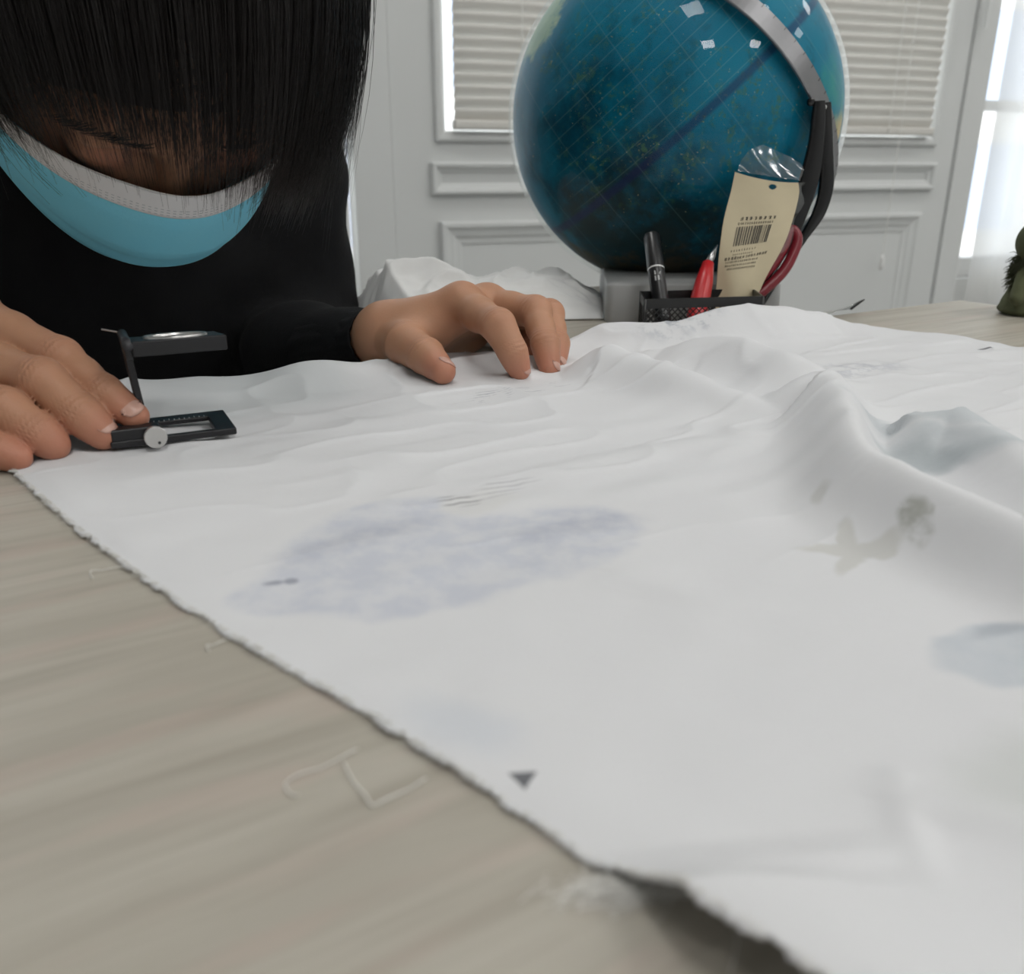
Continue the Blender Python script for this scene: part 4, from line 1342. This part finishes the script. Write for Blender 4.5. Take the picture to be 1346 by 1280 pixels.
# ================================================================== THE PERSON
def skin_mat():
    t = NT('skin')
    co = t.coord()
    at_ = t.new('ShaderNodeAttribute'); at_.attribute_name = 'red'
    n1 = t.noise(co, 70, 4, .6); n2 = t.noise(co, 420, 3, .6)
    c = t.mix(n1, (.445, .232, .138), (.52, .280, .172))
    c = t.mix(t.math('MULTIPLY', at_.outputs['Fac'], .75), c, (.52, .19, .135))
    c = t.mix(t.math('MULTIPLY', t.smooth(n2, .55, .75), .15), c, (.42, .22, .15))
    vor = t.new('ShaderNodeTexVoronoi'); vor.inputs['Scale'].default_value = 900; t.link(co, vor.inputs['Vector'])
    cre = t.new('ShaderNodeAttribute'); cre.attribute_name = 'crease'
    h = t.math('ADD', t.math('MULTIPLY', vor.outputs['Distance'], .25), t.math('MULTIPLY', n2, .6))
    nm = t.bump(h, .22, .0005)
    nm = t.bump(cre.outputs['Fac'], .9, .0007, nm)
    t.set(Base_Color=c, Roughness=.50, Normal=nm)
    t.b.inputs['Subsurface Weight'].default_value = .12
    t.b.inputs['Subsurface Radius'].default_value = (.004, .0015, .0008)
    t.b.inputs['Subsurface Scale'].default_value = 1.0
    t.b.inputs['Specular IOR Level'].default_value = .35
    return t.m
M['skin'] = skin_mat()
M['nail'] = simple('fingernail', (.60, .36, .29), .28, var=.05, scale=200)
M['knit'] = simple('black knit', (.0055, .0055, .0065), .85, var=.3, scale=40, bump=.35, bscale=700, bdist=.001)
M['knit'].node_tree.nodes['Principled BSDF'].inputs['Specular IOR Level'].default_value = .25
M['trouser'] = simple('dark trousers', (.012, .013, .018), .85, var=.2, scale=50, bump=.2, bscale=500)
M['shoe'] = simple('black shoe', (.010, .010, .010), .4)

person = empty('person', (-.26, .80, FLOOR))
tag(person, 'person in black sweater and blue face mask bent over the magnifier', 'person')

body_V, body_Q, body_red, body_cre = [], [], [], []
def add_body(V, Q, red, cre):
    n0 = sum(len(v) for v in body_V)
    body_V.append(V); body_Q.append(Q + n0); body_red.append(red); body_cre.append(cre)

def hand(wrist, fore, fingers, thumb, webs, dors, voxel=.0011, blobs=()):
    """wrist: list of (point, radius); fingers: chains [MCP, PIP, DIP, TIP] with radii; dors: unit vector of the back of the hand"""
    allp = [p for p, r in wrist] + [p for p, r in fore] + [p for c in fingers + [thumb] for p, r in c]
    lo, hi = np.min(allp, 0) - .03, np.max(allp, 0) + .03
    f = Field(lo, hi, voxel)
    for (a, ra), (b_, rb) in zip(fore[:-1], fore[1:]): f.cone(a, b_, ra, rb, .012)
    for i, c in enumerate(fingers):
        p0, r0 = c[0]
        w, rw = wrist[min(i, len(wrist) - 1)]
        f.cone(w, p0, rw, r0 * 1.05, .012)
    for a, b_, r in webs: f.cone(a, b_, r, r, .008)
    for c_, r_ in blobs: f.ball(c_, r_, .010)
    hand_D = f.D.copy()
    # each finger is grown apart from its neighbours, then joined to the palm
    for c in fingers + [thumb]:
        g = Field(lo, hi, voxel)
        for k in range(len(c) - 1):
            (a, ra), (b_, rb) = c[k], c[k + 1]
            m_ = (np.asarray(a) + np.asarray(b_)) / 2
            rm = (ra + rb) / 2 * .92
            g.cone(a, m_, ra, rm, .004); g.cone(m_, b_, rm, rb, .004)
        kk = .006
        q_ = np.maximum(kk - np.abs(hand_D - g.D), 0) / kk
        # blend only around the base of the finger
        ax = [lo[i] + voxel * np.arange(f.n[i]) for i in range(3)]
        b0 = np.asarray(c[0][0]) if c is not thumb else np.asarray(c[1][0])
        d2 = ((ax[0][:, None, None] - b0[0]) ** 2 + (ax[1][None, :, None] - b0[1]) ** 2 + (ax[2][None, None, :] - b0[2]) ** 2)
        wgt = np.clip(1.4 - np.sqrt(d2) / .022, 0, 1)
        hand_D = np.minimum(hand_D, g.D) - q_ * q_ * kk * .25 * wgt
    f.D = hand_D
    V, Q = f.mesh()
    red = np.zeros(len(V)); cre = np.zeros(len(V))
    for c in fingers + [thumb]:
        tip = np.asarray(c[-1][0])
        red = np.maximum(red, .9 * np.exp(-(np.linalg.norm(V - tip, axis=1) / .011) ** 2))
        for k in range(1, len(c) - 1):
            j = np.asarray(c[k][0])
            dist = np.linalg.norm(V - j, axis=1)
            red = np.maximum(red, .35 * np.exp(-(dist / .009) ** 2))
            ax_ = np.asarray(c[k + 1][0]) - np.asarray(c[k - 1][0]); ax_ /= np.linalg.norm(ax_)
            s_ = (V - j) @ ax_
            back = np.clip(((V - j) @ dors) / .006, 0, 1)
            nz = vnoise(V[:, 0] * 300, V[:, 1] * 300, V[:, 2] * 300, seed=41)
            cre += -back * np.exp(-(s_ / .0045) ** 2) * np.exp(-(dist / .011) ** 2) * (.5 + .5 * np.cos(s_ * 2 * math.pi / .0026 + nz * 1.5))
        k0 = np.asarray(c[0][0])
        red = np.maximum(red, .25 * np.exp(-(np.linalg.norm(V - k0, axis=1) / .012) ** 2))
    add_body(V, Q, red, cre)

def nail(tip, prev, dors, r, wid=.0044, ln=.0050, back=.0020):
    tip, prev = np.asarray(tip), np.asarray(prev)
    ax = tip - prev; ax /= np.linalg.norm(ax)
    dn = dors - ax * (dors @ ax); dn /= np.linalg.norm(dn)
    sd = np.cross(ax, dn)
    V = []
    nu, nv = 11, 9
    for i in range(nu):
        for j in range(nv):
            u = -1 + 2 * i / (nu - 1); v = -1 + 2 * j / (nv - 1)
            ww = wid * (1 - .12 * max(-v, 0) - .25 * abs(v) ** 4)
            x = u * ww
            y = v * ln - .9 * u * u * .0012 * (1 if v > 0 else -1.5)
            yy = y - back
            h = math.sqrt(max(r * r - x * x * .9 - max(yy, 0) ** 2 * .75, (r * .25) ** 2)) + .00025 - .03 * max(-yy - .004, 0)
            V.append(tip + ax * (y - back) + sd * x + dn * h)
    o = mesh_obj('fingernail', V, grid_faces(nu, nv), M['nail'], person, True)
    so = o.modifiers.new('thickness', 'SOLIDIFY'); so.thickness = .0006; so.offset = -1
    return o

# ---- the hand resting on the cloth
A = at
index = [(A(607, 400, .488), .0108), (A(655, 428, .452), .0085), (A(674, 463, .4500), .0070), (A(683, 487, .4535), .0055)]
middle = [(A(640, 402, .512), .0112), (A(704, 410, .487), .0086), (A(717, 452, .4690), .0072), (A(722, 484, .4650), .0056)]
ring = [(A(655, 410, .532), .0105), (A(722, 413, .508), .0082), (A(731, 452, .490), .0070), (A(731, 478, .4830), .0054)]
pinky = [(A(648, 420, .552), .0092), (A(690, 428, .535), .0070), (A(701, 450, .522), .0060), (A(702, 466, .5130), .0050)]
thumb = [(A(512, 446, .500), .0120), (A(533, 452, .478), .0112), (A(560, 468, .4600), .0092), (A(582, 488, .4460), .0066)]
wr = [(A(512, 440, .500), .0150), (A(512, 441, .508), .0150), (A(508, 443, .520), .0145), (A(505, 446, .530), .0130)]
fo = [(A(400, 474, .60), .020), (A(470, 459, .535), .0160), (A(508, 443, .512), .0185)]
dors = np.array([.05, -.25, .95]); dors /= np.linalg.norm(dors)
webs = [(index[0][0], middle[0][0], .0085), (middle[0][0], ring[0][0], .0080), (ring[0][0], pinky[0][0], .0075),
        (A(560, 436, .490), A(600, 415, .490), .0085), (A(535, 450, .482), A(575, 430, .492), .0090)]
hand(wr, fo, [index, middle, ring, pinky], thumb, webs, dors, blobs=[(A(545, 442, .495), .0125), (A(565, 425, .515), .014), (A(590, 420, .530), .013), (A(575, 450, .538), .013), (A(555, 456, .522), .013), (A(615, 440, .548), .011)])
nail(index[3][0], index[2][0], np.array([.75, -.35, .35]), .0055)
nail(middle[3][0], middle[2][0], np.array([.85, -.25, .35]), .0056)
nail(ring[3][0], ring[2][0], np.array([.85, -.2, .4]), .0054)
nail(thumb[3][0], thumb[2][0], np.array([.55, .1, .8]), .0066, .0052, .0058)

# ---- the hand on the magnifier
index2 = [(A(-45, 410, .372), .0108), (A(80, 470, .355), .0078), (A(137, 517, .3490), .0068), (A(177, 547, .3470), .0056)]
middle2 = [(A(-60, 466, .360), .0110), (A(55, 499, .340), .0082), (A(105, 544, .3380), .0072), (A(136, 571, .3400), .0060)]
ring2 = [(A(-90, 505, .348), .0105), (A(5, 537, .330), .0078), (A(48, 568, .3300), .0068), (A(72, 586, .3320), .0056)]
pinky2 = [(A(-110, 545, .340), .0092), (A(-45, 570, .326), .0068), (A(-5, 592, .3220), .0058), (A(24, 602, .3220), .0049)]
thumb2 = [(A(-190, 480, .400), .0130), (A(-70, 480, .410), .0115), (A(40, 520, .400), .0095), (A(120, 556, .3770), .0072)]
wr2 = [(A(-260, 430, .400), .016), (A(-262, 445, .392), .016), (A(-262, 460, .385), .0155), (A(-260, 475, .380), .014)]
fo2 = [(A(-520, 430, .46), .031), (A(-340, 445, .41), .0245), (A(-262, 450, .39), .020)]
dors2 = np.array([.25, -.75, .6]); dors2 /= np.linalg.norm(dors2)
webs2 = [(index2[0][0], middle2[0][0], .009), (middle2[0][0], ring2[0][0], .0085), (ring2[0][0], pinky2[0][0], .008), (thumb2[1][0], index2[0][0], .010)]
hand(wr2, fo2, [index2, middle2, ring2, pinky2], thumb2, webs2, dors2, blobs=[(A(-150, 460, .375), .017), (A(-150, 430, .385), .016)])
nail(index2[3][0], index2[2][0], np.array([.42, -.62, .62]), .0056, .0044, .0052)
nail(middle2[3][0], middle2[2][0], np.array([.62, -.30, .35]), .0060, .0040, .0046)
nail(thumb2[3][0], thumb2[2][0], np.array([.3, .8, .5]), .0072, .006, .0066)

# ---- head
HA, HP, HRoll = math.radians(38), math.radians(62), math.radians(0)
dvec = np.array([math.sin(HA), -math.cos(HA), 0.0])
fw = dvec * math.cos(HP) + np.array([0, 0, -math.sin(HP)])
upv = dvec * math.sin(HP) + np.array([0, 0, math.cos(HP)])
xr = np.cross(fw, upv)
if HRoll:
    xr, upv = xr * math.cos(HRoll) + upv * math.sin(HRoll), upv * math.cos(HRoll) - xr * math.sin(HRoll)
HR = np.stack([xr, fw, upv], 1)                 # columns: person's right, forward, up
HC = at(243, 238, .415) - HR @ np.array([0, .098, .004])
def hd(x, y, z): return HC + HR @ np.array([x, y, z])
f = Field(HC - .19, HC + .19, .0022)
f.ell(hd(0, -.010, .035), [.074, .094, .083], HR)
f.ell(hd(0, .024, -.028), [.060, .058, .062], HR, .02)
f.ell(hd(0, .038, -.068), [.030, .030, .026], HR, .02)
f.cone(hd(0, .086, .006), hd(0, .094, -.026), .0070, .0095, .010)
f.ball(hd(.011, .088, -.030), .007, .006); f.ball(hd(-.011, .088, -.030), .007, .006)
f.cone(hd(-.036, .076, .018), hd(.036, .076, .018), .0125, .0125, .012)
for s_ in (-1, 1):
    f.ball(hd(s_ * .031, .096, .001), .0105, .010, carve=True)
    f.ell(hd(s_ * .031, .0765, .000), [.0145, .0125, .0115], HR, .003)
    f.ball(hd(s_ * .038, .052, -.028), .025, .016)
    f.ball(hd(s_ * .021, .078, -.016), .0145, .008)
    f.ell(hd(s_ * .078, -.008, -.012), [.007, .017, .029], HR, .004)
    f.cone(hd(s_ * .050, -.002, -.045), hd(s_ * .024, .048, -.070), .018, .016, .014)
f.ell(hd(0, .076, -.052), [.022, .010, .008], HR, .008)
f.cone(hd(0, -.030, -.050), hd(0, -.062, -.135), .052, .054, .03)
V, Q = f.mesh()
lc = (V - HC) @ HR
red = .55 * np.exp(-((np.abs(lc[:, 0]) - .04) / .02) ** 2 - ((lc[:, 2] + .03) / .03) ** 2) + .5 * np.exp(-(np.linalg.norm(lc - [0, .115, -.03], axis=1) / .016) ** 2)
red = np.maximum(red, .6 * np.exp(-((np.abs(lc[:, 0]) - .031) / .013) ** 2 - ((lc[:, 2] - .002) / .010) ** 2) * (lc[:, 1] > .05))
add_body(V, Q, red, np.zeros(len(V)))
# ---- torso and limbs under the clothes
NB_ = hd(0, -.062, -.135)                        # base of the neck
Lsh, Rsh = at(345, 215, .665), np.array([-.475, .560, .115])
Lel, Rel = at(405, 485, .70), np.array([-.520, .470, -.010])
Lwr, Rwr = fo[1][0], fo2[1][0]
chest = (Lsh + Rsh) / 2 + np.array([.00, .06, -.10]); belly = chest + np.array([-.02, .13, -.20]); hips = np.array([chest[0] - .03, .93, -.36])
f = Field(np.array([-.75, .35, -.60]), np.array([.05, 1.25, .30]), .012)
f.cone(NB_, chest, .05, .085, .05); f.cone(Lsh, Rsh, .042, .042, .05); f.cone(chest, belly, .10, .105, .05); f.cone(belly, hips, .105, .12, .05)
for a, b_, c_ in ((Lsh, Lel, Lwr), (Rsh, Rel, Rwr)):
    f.cone(a, b_, .036, .028, .03); f.cone(b_, c_, .026, .016, .02)
V, Q = f.mesh()
add_body(V, Q, np.zeros(len(V)), np.zeros(len(V)))
fast_mesh('body', np.concatenate(body_V), np.concatenate(body_Q), M['skin'], person, True, {'red': np.concatenate(body_red), 'crease': np.concatenate(body_cre)})

# ---- eyes: lashes and brows on the lowered lids
for s_ in (-1, 1):
    q = MB()
    for k in range(40):
        t_ = k / 39
        p = hd(s_ * (.018 + .026 * t_), .0885 - .006 * (2 * t_ - 1) ** 2, -.006 - .002 * math.sin(math.pi * t_))
        q.tube([p, p + HR @ np.array([s_ * .001, .004, -.0015]), p + HR @ np.array([s_ * .002, .007, -.001])], [.00016, .00013, .00005], 3, caps=False)
    q.build('eyelash', simple('lash', (.006, .005, .005), .5) if s_ < 0 else bpy.data.materials['lash'], person)
    q = MB()
    for k in range(120):
        t_ = rng.random()
        p = hd(s_ * (.014 + .038 * t_), .0905 - .012 * t_ ** 2, .021 + .004 * math.sin(2.4 * t_) + rng.normal(0, .0016))
        q.tube([p, p + HR @ np.array([s_ * .003, .0012, .0010]), p + HR @ np.array([s_ * .006, .0004, .0006])], [.00018, .00015, .00005], 3, caps=False)
    q.build('eyebrow', bpy.data.materials['lash'], person)

# ---- sweater
f = Field(np.array([-.80, .30, -.62]), np.array([.06, 1.28, .34]), .0065)
f.cone(NB_ * .55 + chest * .45, chest, .075, .105, .05)
f.cone(NB_, NB_ + (chest - NB_) * .5, .064, .08, .03)
f.cone(Lsh, Rsh, .054, .054, .06)
f.cone(chest, belly, .125, .130, .06); f.cone(belly, hips, .130, .138, .05)
f.cone((Lsh + chest) / 2 + [0, -.03, -.05], (Rsh + chest) / 2 + [0, -.03, -.05], .085, .085, .06)
f.cone(Lsh, Lel, .056, .047, .03); f.cone(Lel, fo[0][0], .044, .036, .03); f.cone(fo[0][0], Lwr, .036, .0255, .02)
f.cone(Rsh, Rel, .056, .049, .03); f.cone(Rel, Rwr, .046, .034, .03)
V, Q = f.mesh()
w_ = .0035 * vnoise(V[:, 0] * 22, V[:, 1] * 22, V[:, 2] * 30, seed=51) + .0012 * vnoise(V[:, 0] * 70, V[:, 1] * 70, V[:, 2] * 70, seed=52)
sweater = None
def cuff(p_out, p_in, r0, r1, nm):
    """ribbed sleeve end, open at the hand"""
    a, b_ = np.asarray(p_in), np.asarray(p_out)
    ax = (b_ - a) / np.linalg.norm(b_ - a)
    up_ = np.array([0, 0, 1.0]); s1 = np.cross(ax, up_); s1 /= np.linalg.norm(s1); s2 = np.cross(s1, ax)
    V, n = [], 64
    prof = [(0, r0), (.3, r0 * .97), (.6, (r0 + r1) / 2), (.85, r1), (1.0, r1 * 1.02), (1.01, r1 * .98), (.97, r1 * .90), (.8, r1 * .88)]
    for t_, r_ in prof:
        for j in range(n):
            an = 2 * math.pi * j / n
            rr_ = r_ * (1 + .018 * math.cos(an * 16)) * (1 + .03 * math.sin(3 * an + 5 * t_))
            V.append(a + ax * np.linalg.norm(b_ - a) * t_ + s1 * rr_ * 1.12 * math.cos(an) + s2 * rr_ * .92 * math.sin(an))
    return mesh_obj(nm, V, grid_faces(len(prof), n, True), M['knit'], sweater, True)
sweater = fast_mesh('sweater', V + (V - chest) / (np.linalg.norm(V - chest, axis=1)[:, None] + 1e-6) * w_[:, None], Q, M['knit'], person)
cuff(A(503, 446, .515), A(440, 465, .563), .0285, .0205, 'cuff')
cuff(A(-285, 450, .395), A(-420, 440, .43), .034, .026, 'cuff')
# collar
q = MB()
axn_ = (hd(0, -.030, -.050) - NB_); axn_ /= np.linalg.norm(axn_)
q.lathe(NB_ - axn_ * .01, axn_, [(.074, 0), (.068, .012), (.064, .026), (.061, .030), (.058, .026), (.058, 0)], 40)
q.build('collar', M['knit'], sweater, True)

# ---- trousers and shoes
f = Field(np.array([-.80, .25, FLOOR - .02]), np.array([.20, 1.25, -.18]), .010)
bd = np.array([E2[0], E2[1], 0]) * -1
lat = np.array([E1[0], E1[1], 0])
f.cone(hips - lat * .06, hips + lat * .06, .12, .12, .04)
for s_ in (-1, 1):
    knee = hips + bd * .40 + lat * .10 * s_ + [0, 0, -.02]
    ank = np.array([knee[0] - bd[0] * .03, knee[1] - bd[1] * .03, FLOOR + .07])
    f.cone(hips + lat * .07 * s_, knee, .082, .060, .04); f.cone(knee, ank, .060, .045, .03)
    g = Field(ank - [.2, .2, .08], ank + [.2, .2, .05], .006)
    toe = ank + bd * .15
    g.cone([ank[0], ank[1], FLOOR + .045], [toe[0], toe[1], FLOOR + .032], .042, .031, .01)
    V, Q = g.mesh(); V[:, 2] = np.maximum(V[:, 2], FLOOR + .0005)
    fast_mesh('shoe', V, Q, M['shoe'], person)
V, Q = f.mesh()
fast_mesh('trousers', V, Q, M['trouser'], person)

# ---- face mask
def mask_pt(u, v, off=0.0):
    """u across -1..1 (person's left to right), v from the nose bridge down to the chin"""
    y_mid = np.interp(v, [0, .14, .32, .5, .75, 1], [.0985, .109, .1155, .1145, .102, .074])
    z_mid = np.interp(v, [0, .14, .32, .5, .75, 1], [.006, -.012, -.032, -.052, -.080, -.102])
    y_e = np.interp(v, [0, .5, 1], [.006, .004, .002])
    z_e = np.interp(v, [0, .5, 1], [-.014, -.040, -.066])
    wd = np.interp(v, [0, .5, 1], [.079, .081, .074])
    au = abs(u)
    x = wd * math.sin(au * math.pi / 2 * .98) ** .92 * (1 if u > 0 else -1)
    k = math.cos(au * math.pi / 2)
    y = y_e + (y_mid - y_e) * k ** (.92 + .75 * v)
    z = z_e + (z_mid - z_e) * k ** 1.1
    # nose wire follows the bridge
    if v < .3: y += .004 * math.exp(-(u / .16) ** 2) * (1 - v / .3)
    pl = sum(.0013 * (1 / (1 + math.exp((v - p) * 120)) - .5) for p in (.40, .56, .72)) * k
    n_ = np.array([x * .6, y - y_e + .03, (z + .04) * .4]); n_ /= np.linalg.norm(n_)
    return hd(*(np.array([x, y, z]) + n_ * (pl + off)))
def mask_sheet(name, v0, v1, nv, m, parent, off, thick=.0008):
    nu = 81
    V = [mask_pt(-1 + 2 * i / (nu - 1), v0 + (v1 - v0) * j / (nv - 1), off) for i in range(nu) for j in range(nv)]
    o = mesh_obj(name, V, grid_faces(nu, nv), m, parent, True)
    so = o.modifiers.new('thickness', 'SOLIDIFY'); so.thickness = thick; so.offset = 0
    return o
mb_t = NT('blue mask fabric')
mb_t.set(Base_Color=mb_t.mix(mb_t.noise(mb_t.coord(), 60, 4), (.24, .77, 1.0), (.29, .80, 1.0)), Roughness=.75, Normal=mb_t.bump(mb_t.noise(mb_t.coord(), 500, 3), .25, .0006))
M['mask_white'] = simple('white mask edge', (.90, .90, .91), .8, var=.04, scale=60, bump=.2, bscale=500)
msk = mask_sheet('face_mask', .012, 1.0, 60, mb_t.m, person, .0010)
mask_sheet('top_band', -.022, .088, 12, M['mask_white'], msk, .0026, .0008)
M['stitch'] = simple('pressed seam', (.50, .53, .56), .8)
for v_ in (.058, .068, .078):
    q = MB()
    for k in range(96):
        u0 = -.95 + 1.9 * k / 96
        a, b_ = mask_pt(u0, v_, .0029), mask_pt(u0 + .010, v_, .0029)
        q.tube([a, b_], .00022, 4)
    q.build('stitch_line', M['stitch'], msk)
for s_ in (-1, 1):
    pts = [mask_pt(s_ * .985, .02), hd(s_ * .079, .004, .0), hd(s_ * .084, -.022, .006), hd(s_ * .084, -.030, -.015), hd(s_ * .080, -.016, -.040), mask_pt(s_ * .985, .97)]
    MB().tube(catmull(pts, 6), .0014, 8).build('ear_loop', M['mask_white'], msk, True)
    V = [mask_pt(s_ * u, v, .0018) for u in (.94, .97, 1.0) for v in np.linspace(0, 1, 24)]
    o = mesh_obj('side_binding', V, grid_faces(3, 24), mb_t.m, msk, True)
    so = o.modifiers.new('thickness', 'SOLIDIFY'); so.thickness = .0012; so.offset = 0

# ---- hair: a dark cap and thousands of straight strands falling forward
hair_t = NT('black hair')
hair_t.set(Base_Color=hair_t.mix(hair_t.noise(hair_t.coord(), 300, 2), (.006, .005, .005), (.014, .011, .010)), Roughness=.36)
hair_t.b.inputs['Specular IOR Level'].default_value = .4
EC, ER = hd(0, -.014, .030), np.array([.091, .106, .097])
Ai = HR / ER                                    # world -> unit sphere: (p - EC) @ Ai
f = Field(EC - .16, EC + .16, .0035)
f.ell(EC, ER * .93, HR)
for s_ in np.linspace(-.05, .05, 5):            # open the front for the face
    f.cone(hd(s_, .16, .0), hd(s_ * .9, .045, -.05), .062, .050, .01, carve=True)
f.cone(hd(0, -.01, -.17), hd(0, .06, -.10), .07, .07, .01, carve=True)
V, Q = f.mesh()
hair = fast_mesh('hair', V, Q, hair_t.m, person)
def unit(v): return v / (np.linalg.norm(v, axis=-1, keepdims=True) + 1e-12)
def strands(N, az0, az1, z_hem, seed, stick=.55, elmin=15, elmax=85, rad=.00028, spread=.010):
    r = np.random.default_rng(seed)
    az = r.uniform(az0, az1, N); el = np.radians(r.uniform(elmin, elmax, N))
    dirs = np.stack([np.cos(el) * np.cos(az), np.cos(el) * np.sin(az), np.sin(el)], 1)
    q = dirs @ Ai; sc_ = 1 / np.linalg.norm(q, axis=1)
    lay = 1 + r.uniform(-.04, .055, N)
    p = EC + dirs * (sc_ * lay)[:, None]
    order = np.argsort(az); clump = np.zeros(N, int); clump[order] = np.arange(N) // 14
    clump = np.clip(clump, 0, N // 14)
    cj = np.random.default_rng(seed + 1).normal(0, 1, (N // 14 + 1, 3)) * .004
    hem = z_hem(az) + r.normal(0, spread * .6, N) + cj[clump, 2] * 2.2
    drift = r.normal(0, .10, (N, 3)) * [1, 1, 0] + cj[clump] * [14, 14, 0]
    steps = 30; h = .0072
    path = [p.copy()]; alive = np.ones(N, bool)
    g = np.array([0, 0, -1.0])
    for k in range(steps - 1):
        u_ = (p - EC) @ Ai; gv = unit(u_ @ Ai.T); lv = np.linalg.norm(u_, axis=1)
        gd = gv @ g
        tang = unit(g - gd[:, None] * gv)
        below = gd > 0
        d = np.where(below[:, None], unit((1 - stick) * g + stick * tang), tang)
        d = unit(d + drift * .35)
        rem = np.clip((p[:, 2] - hem), 0, None)
        st = np.where(d[:, 2] < -.2, np.minimum(h, rem / np.maximum(-d[:, 2], .2)), h)
        p = p + d * st[:, None]
        u_ = (p - EC) @ Ai; lv = np.linalg.norm(u_, axis=1)
        push = np.where((lv < lay) & (~below | (lv < lay)), lay / lv, 1.0)
        p = np.where(below[:, None] & (stick < .3), p, EC + (p - EC) * push[:, None])
        path.append(p.copy())
    Pth = np.stack(path, 1)                     # N, steps, 3
    L = np.linalg.norm(np.diff(Pth, axis=1), axis=2)
    total = L.sum(1)
    cum = np.concatenate([np.zeros((N, 1)), np.cumsum(L, 1)], 1)
    # resample to 14 points
    m = 14
    out = np.zeros((N, m, 3))
    for i in range(N):
        t_ = np.linspace(0, total[i], m)
        for c_ in range(3): out[i, :, c_] = np.interp(t_, cum[i], Pth[i, :, c_])
    tw = (np.linspace(0, 1, m) ** 2)[None, :, None] * .55
    cent = np.zeros((clump.max() + 1, m, 3)); cntc = np.bincount(clump, minlength=clump.max() + 1)[:, None, None]
    np.add.at(cent, clump, out); cent /= np.maximum(cntc, 1)
    cc = cent[clump]; cc[..., 2] = out[..., 2]
    out = out * (1 - tw) + cc * tw
    tn = unit(np.gradient(out, axis=1))
    outw = unit(out - EC)
    s1 = unit(np.cross(tn, outw)); s2 = np.cross(s1, tn)
    rr_ = rad * np.clip(np.linspace(1.15, -.0, m) * 1.6, .18, 1)[None, :, None]
    ring = []
    for j in range(3):
        a = 2 * math.pi * j / 3 + .5
        ring.append(out + rr_ * (s1 * math.cos(a) + s2 * math.sin(a)))
    V = np.stack(ring, 2).reshape(N, -1, 3)     # N, m*3
    base = np.arange(m - 1)[:, None] * 3; j = np.arange(3)[None]
    q4 = np.stack([base + j, base + (j + 1) % 3, base + 3 + (j + 1) % 3, base + 3 + j], -1).reshape(-1, 4)
    Q = (np.arange(N)[:, None, None] * (m * 3) + q4[None]).reshape(-1, 4)
    return V.reshape(-1, 3), Q
az_f = math.atan2(dvec[1], dvec[0])             # azimuth the face points to
def hem_z(az):
    dz = (az - az_f + math.pi) % (2 * math.pi) - math.pi
    # lower at the front, rising to the sides
    return np.interp(dz, [-3.2, -1.9, -1.2, -.7, -.3, 0, .35, .7, 1.2, 1.9, 3.2], [.08, .130, .131, .125, .110, .102, .096, .094, .105, .10, .08])
parts = [strands(9000, az_f - 1.5, az_f + 1.5, hem_z, 61), strands(3600, az_f + .9, az_f + 5.4, hem_z, 62, stick=.8), strands(420, az_f - 1.1, az_f + 1.1, lambda a: hem_z(a) - .006, 63, stick=.3, rad=.00020, spread=.016)]
Vs, Qs, n0 = [], [], 0
for V, Q in parts:
    Vs.append(V); Qs.append(Q + n0); n0 += len(V)
hs = fast_mesh('hair_strands', np.concatenate(Vs), np.concatenate(Qs), hair_t.m, hair)
hs['kind'] = 'stuff'
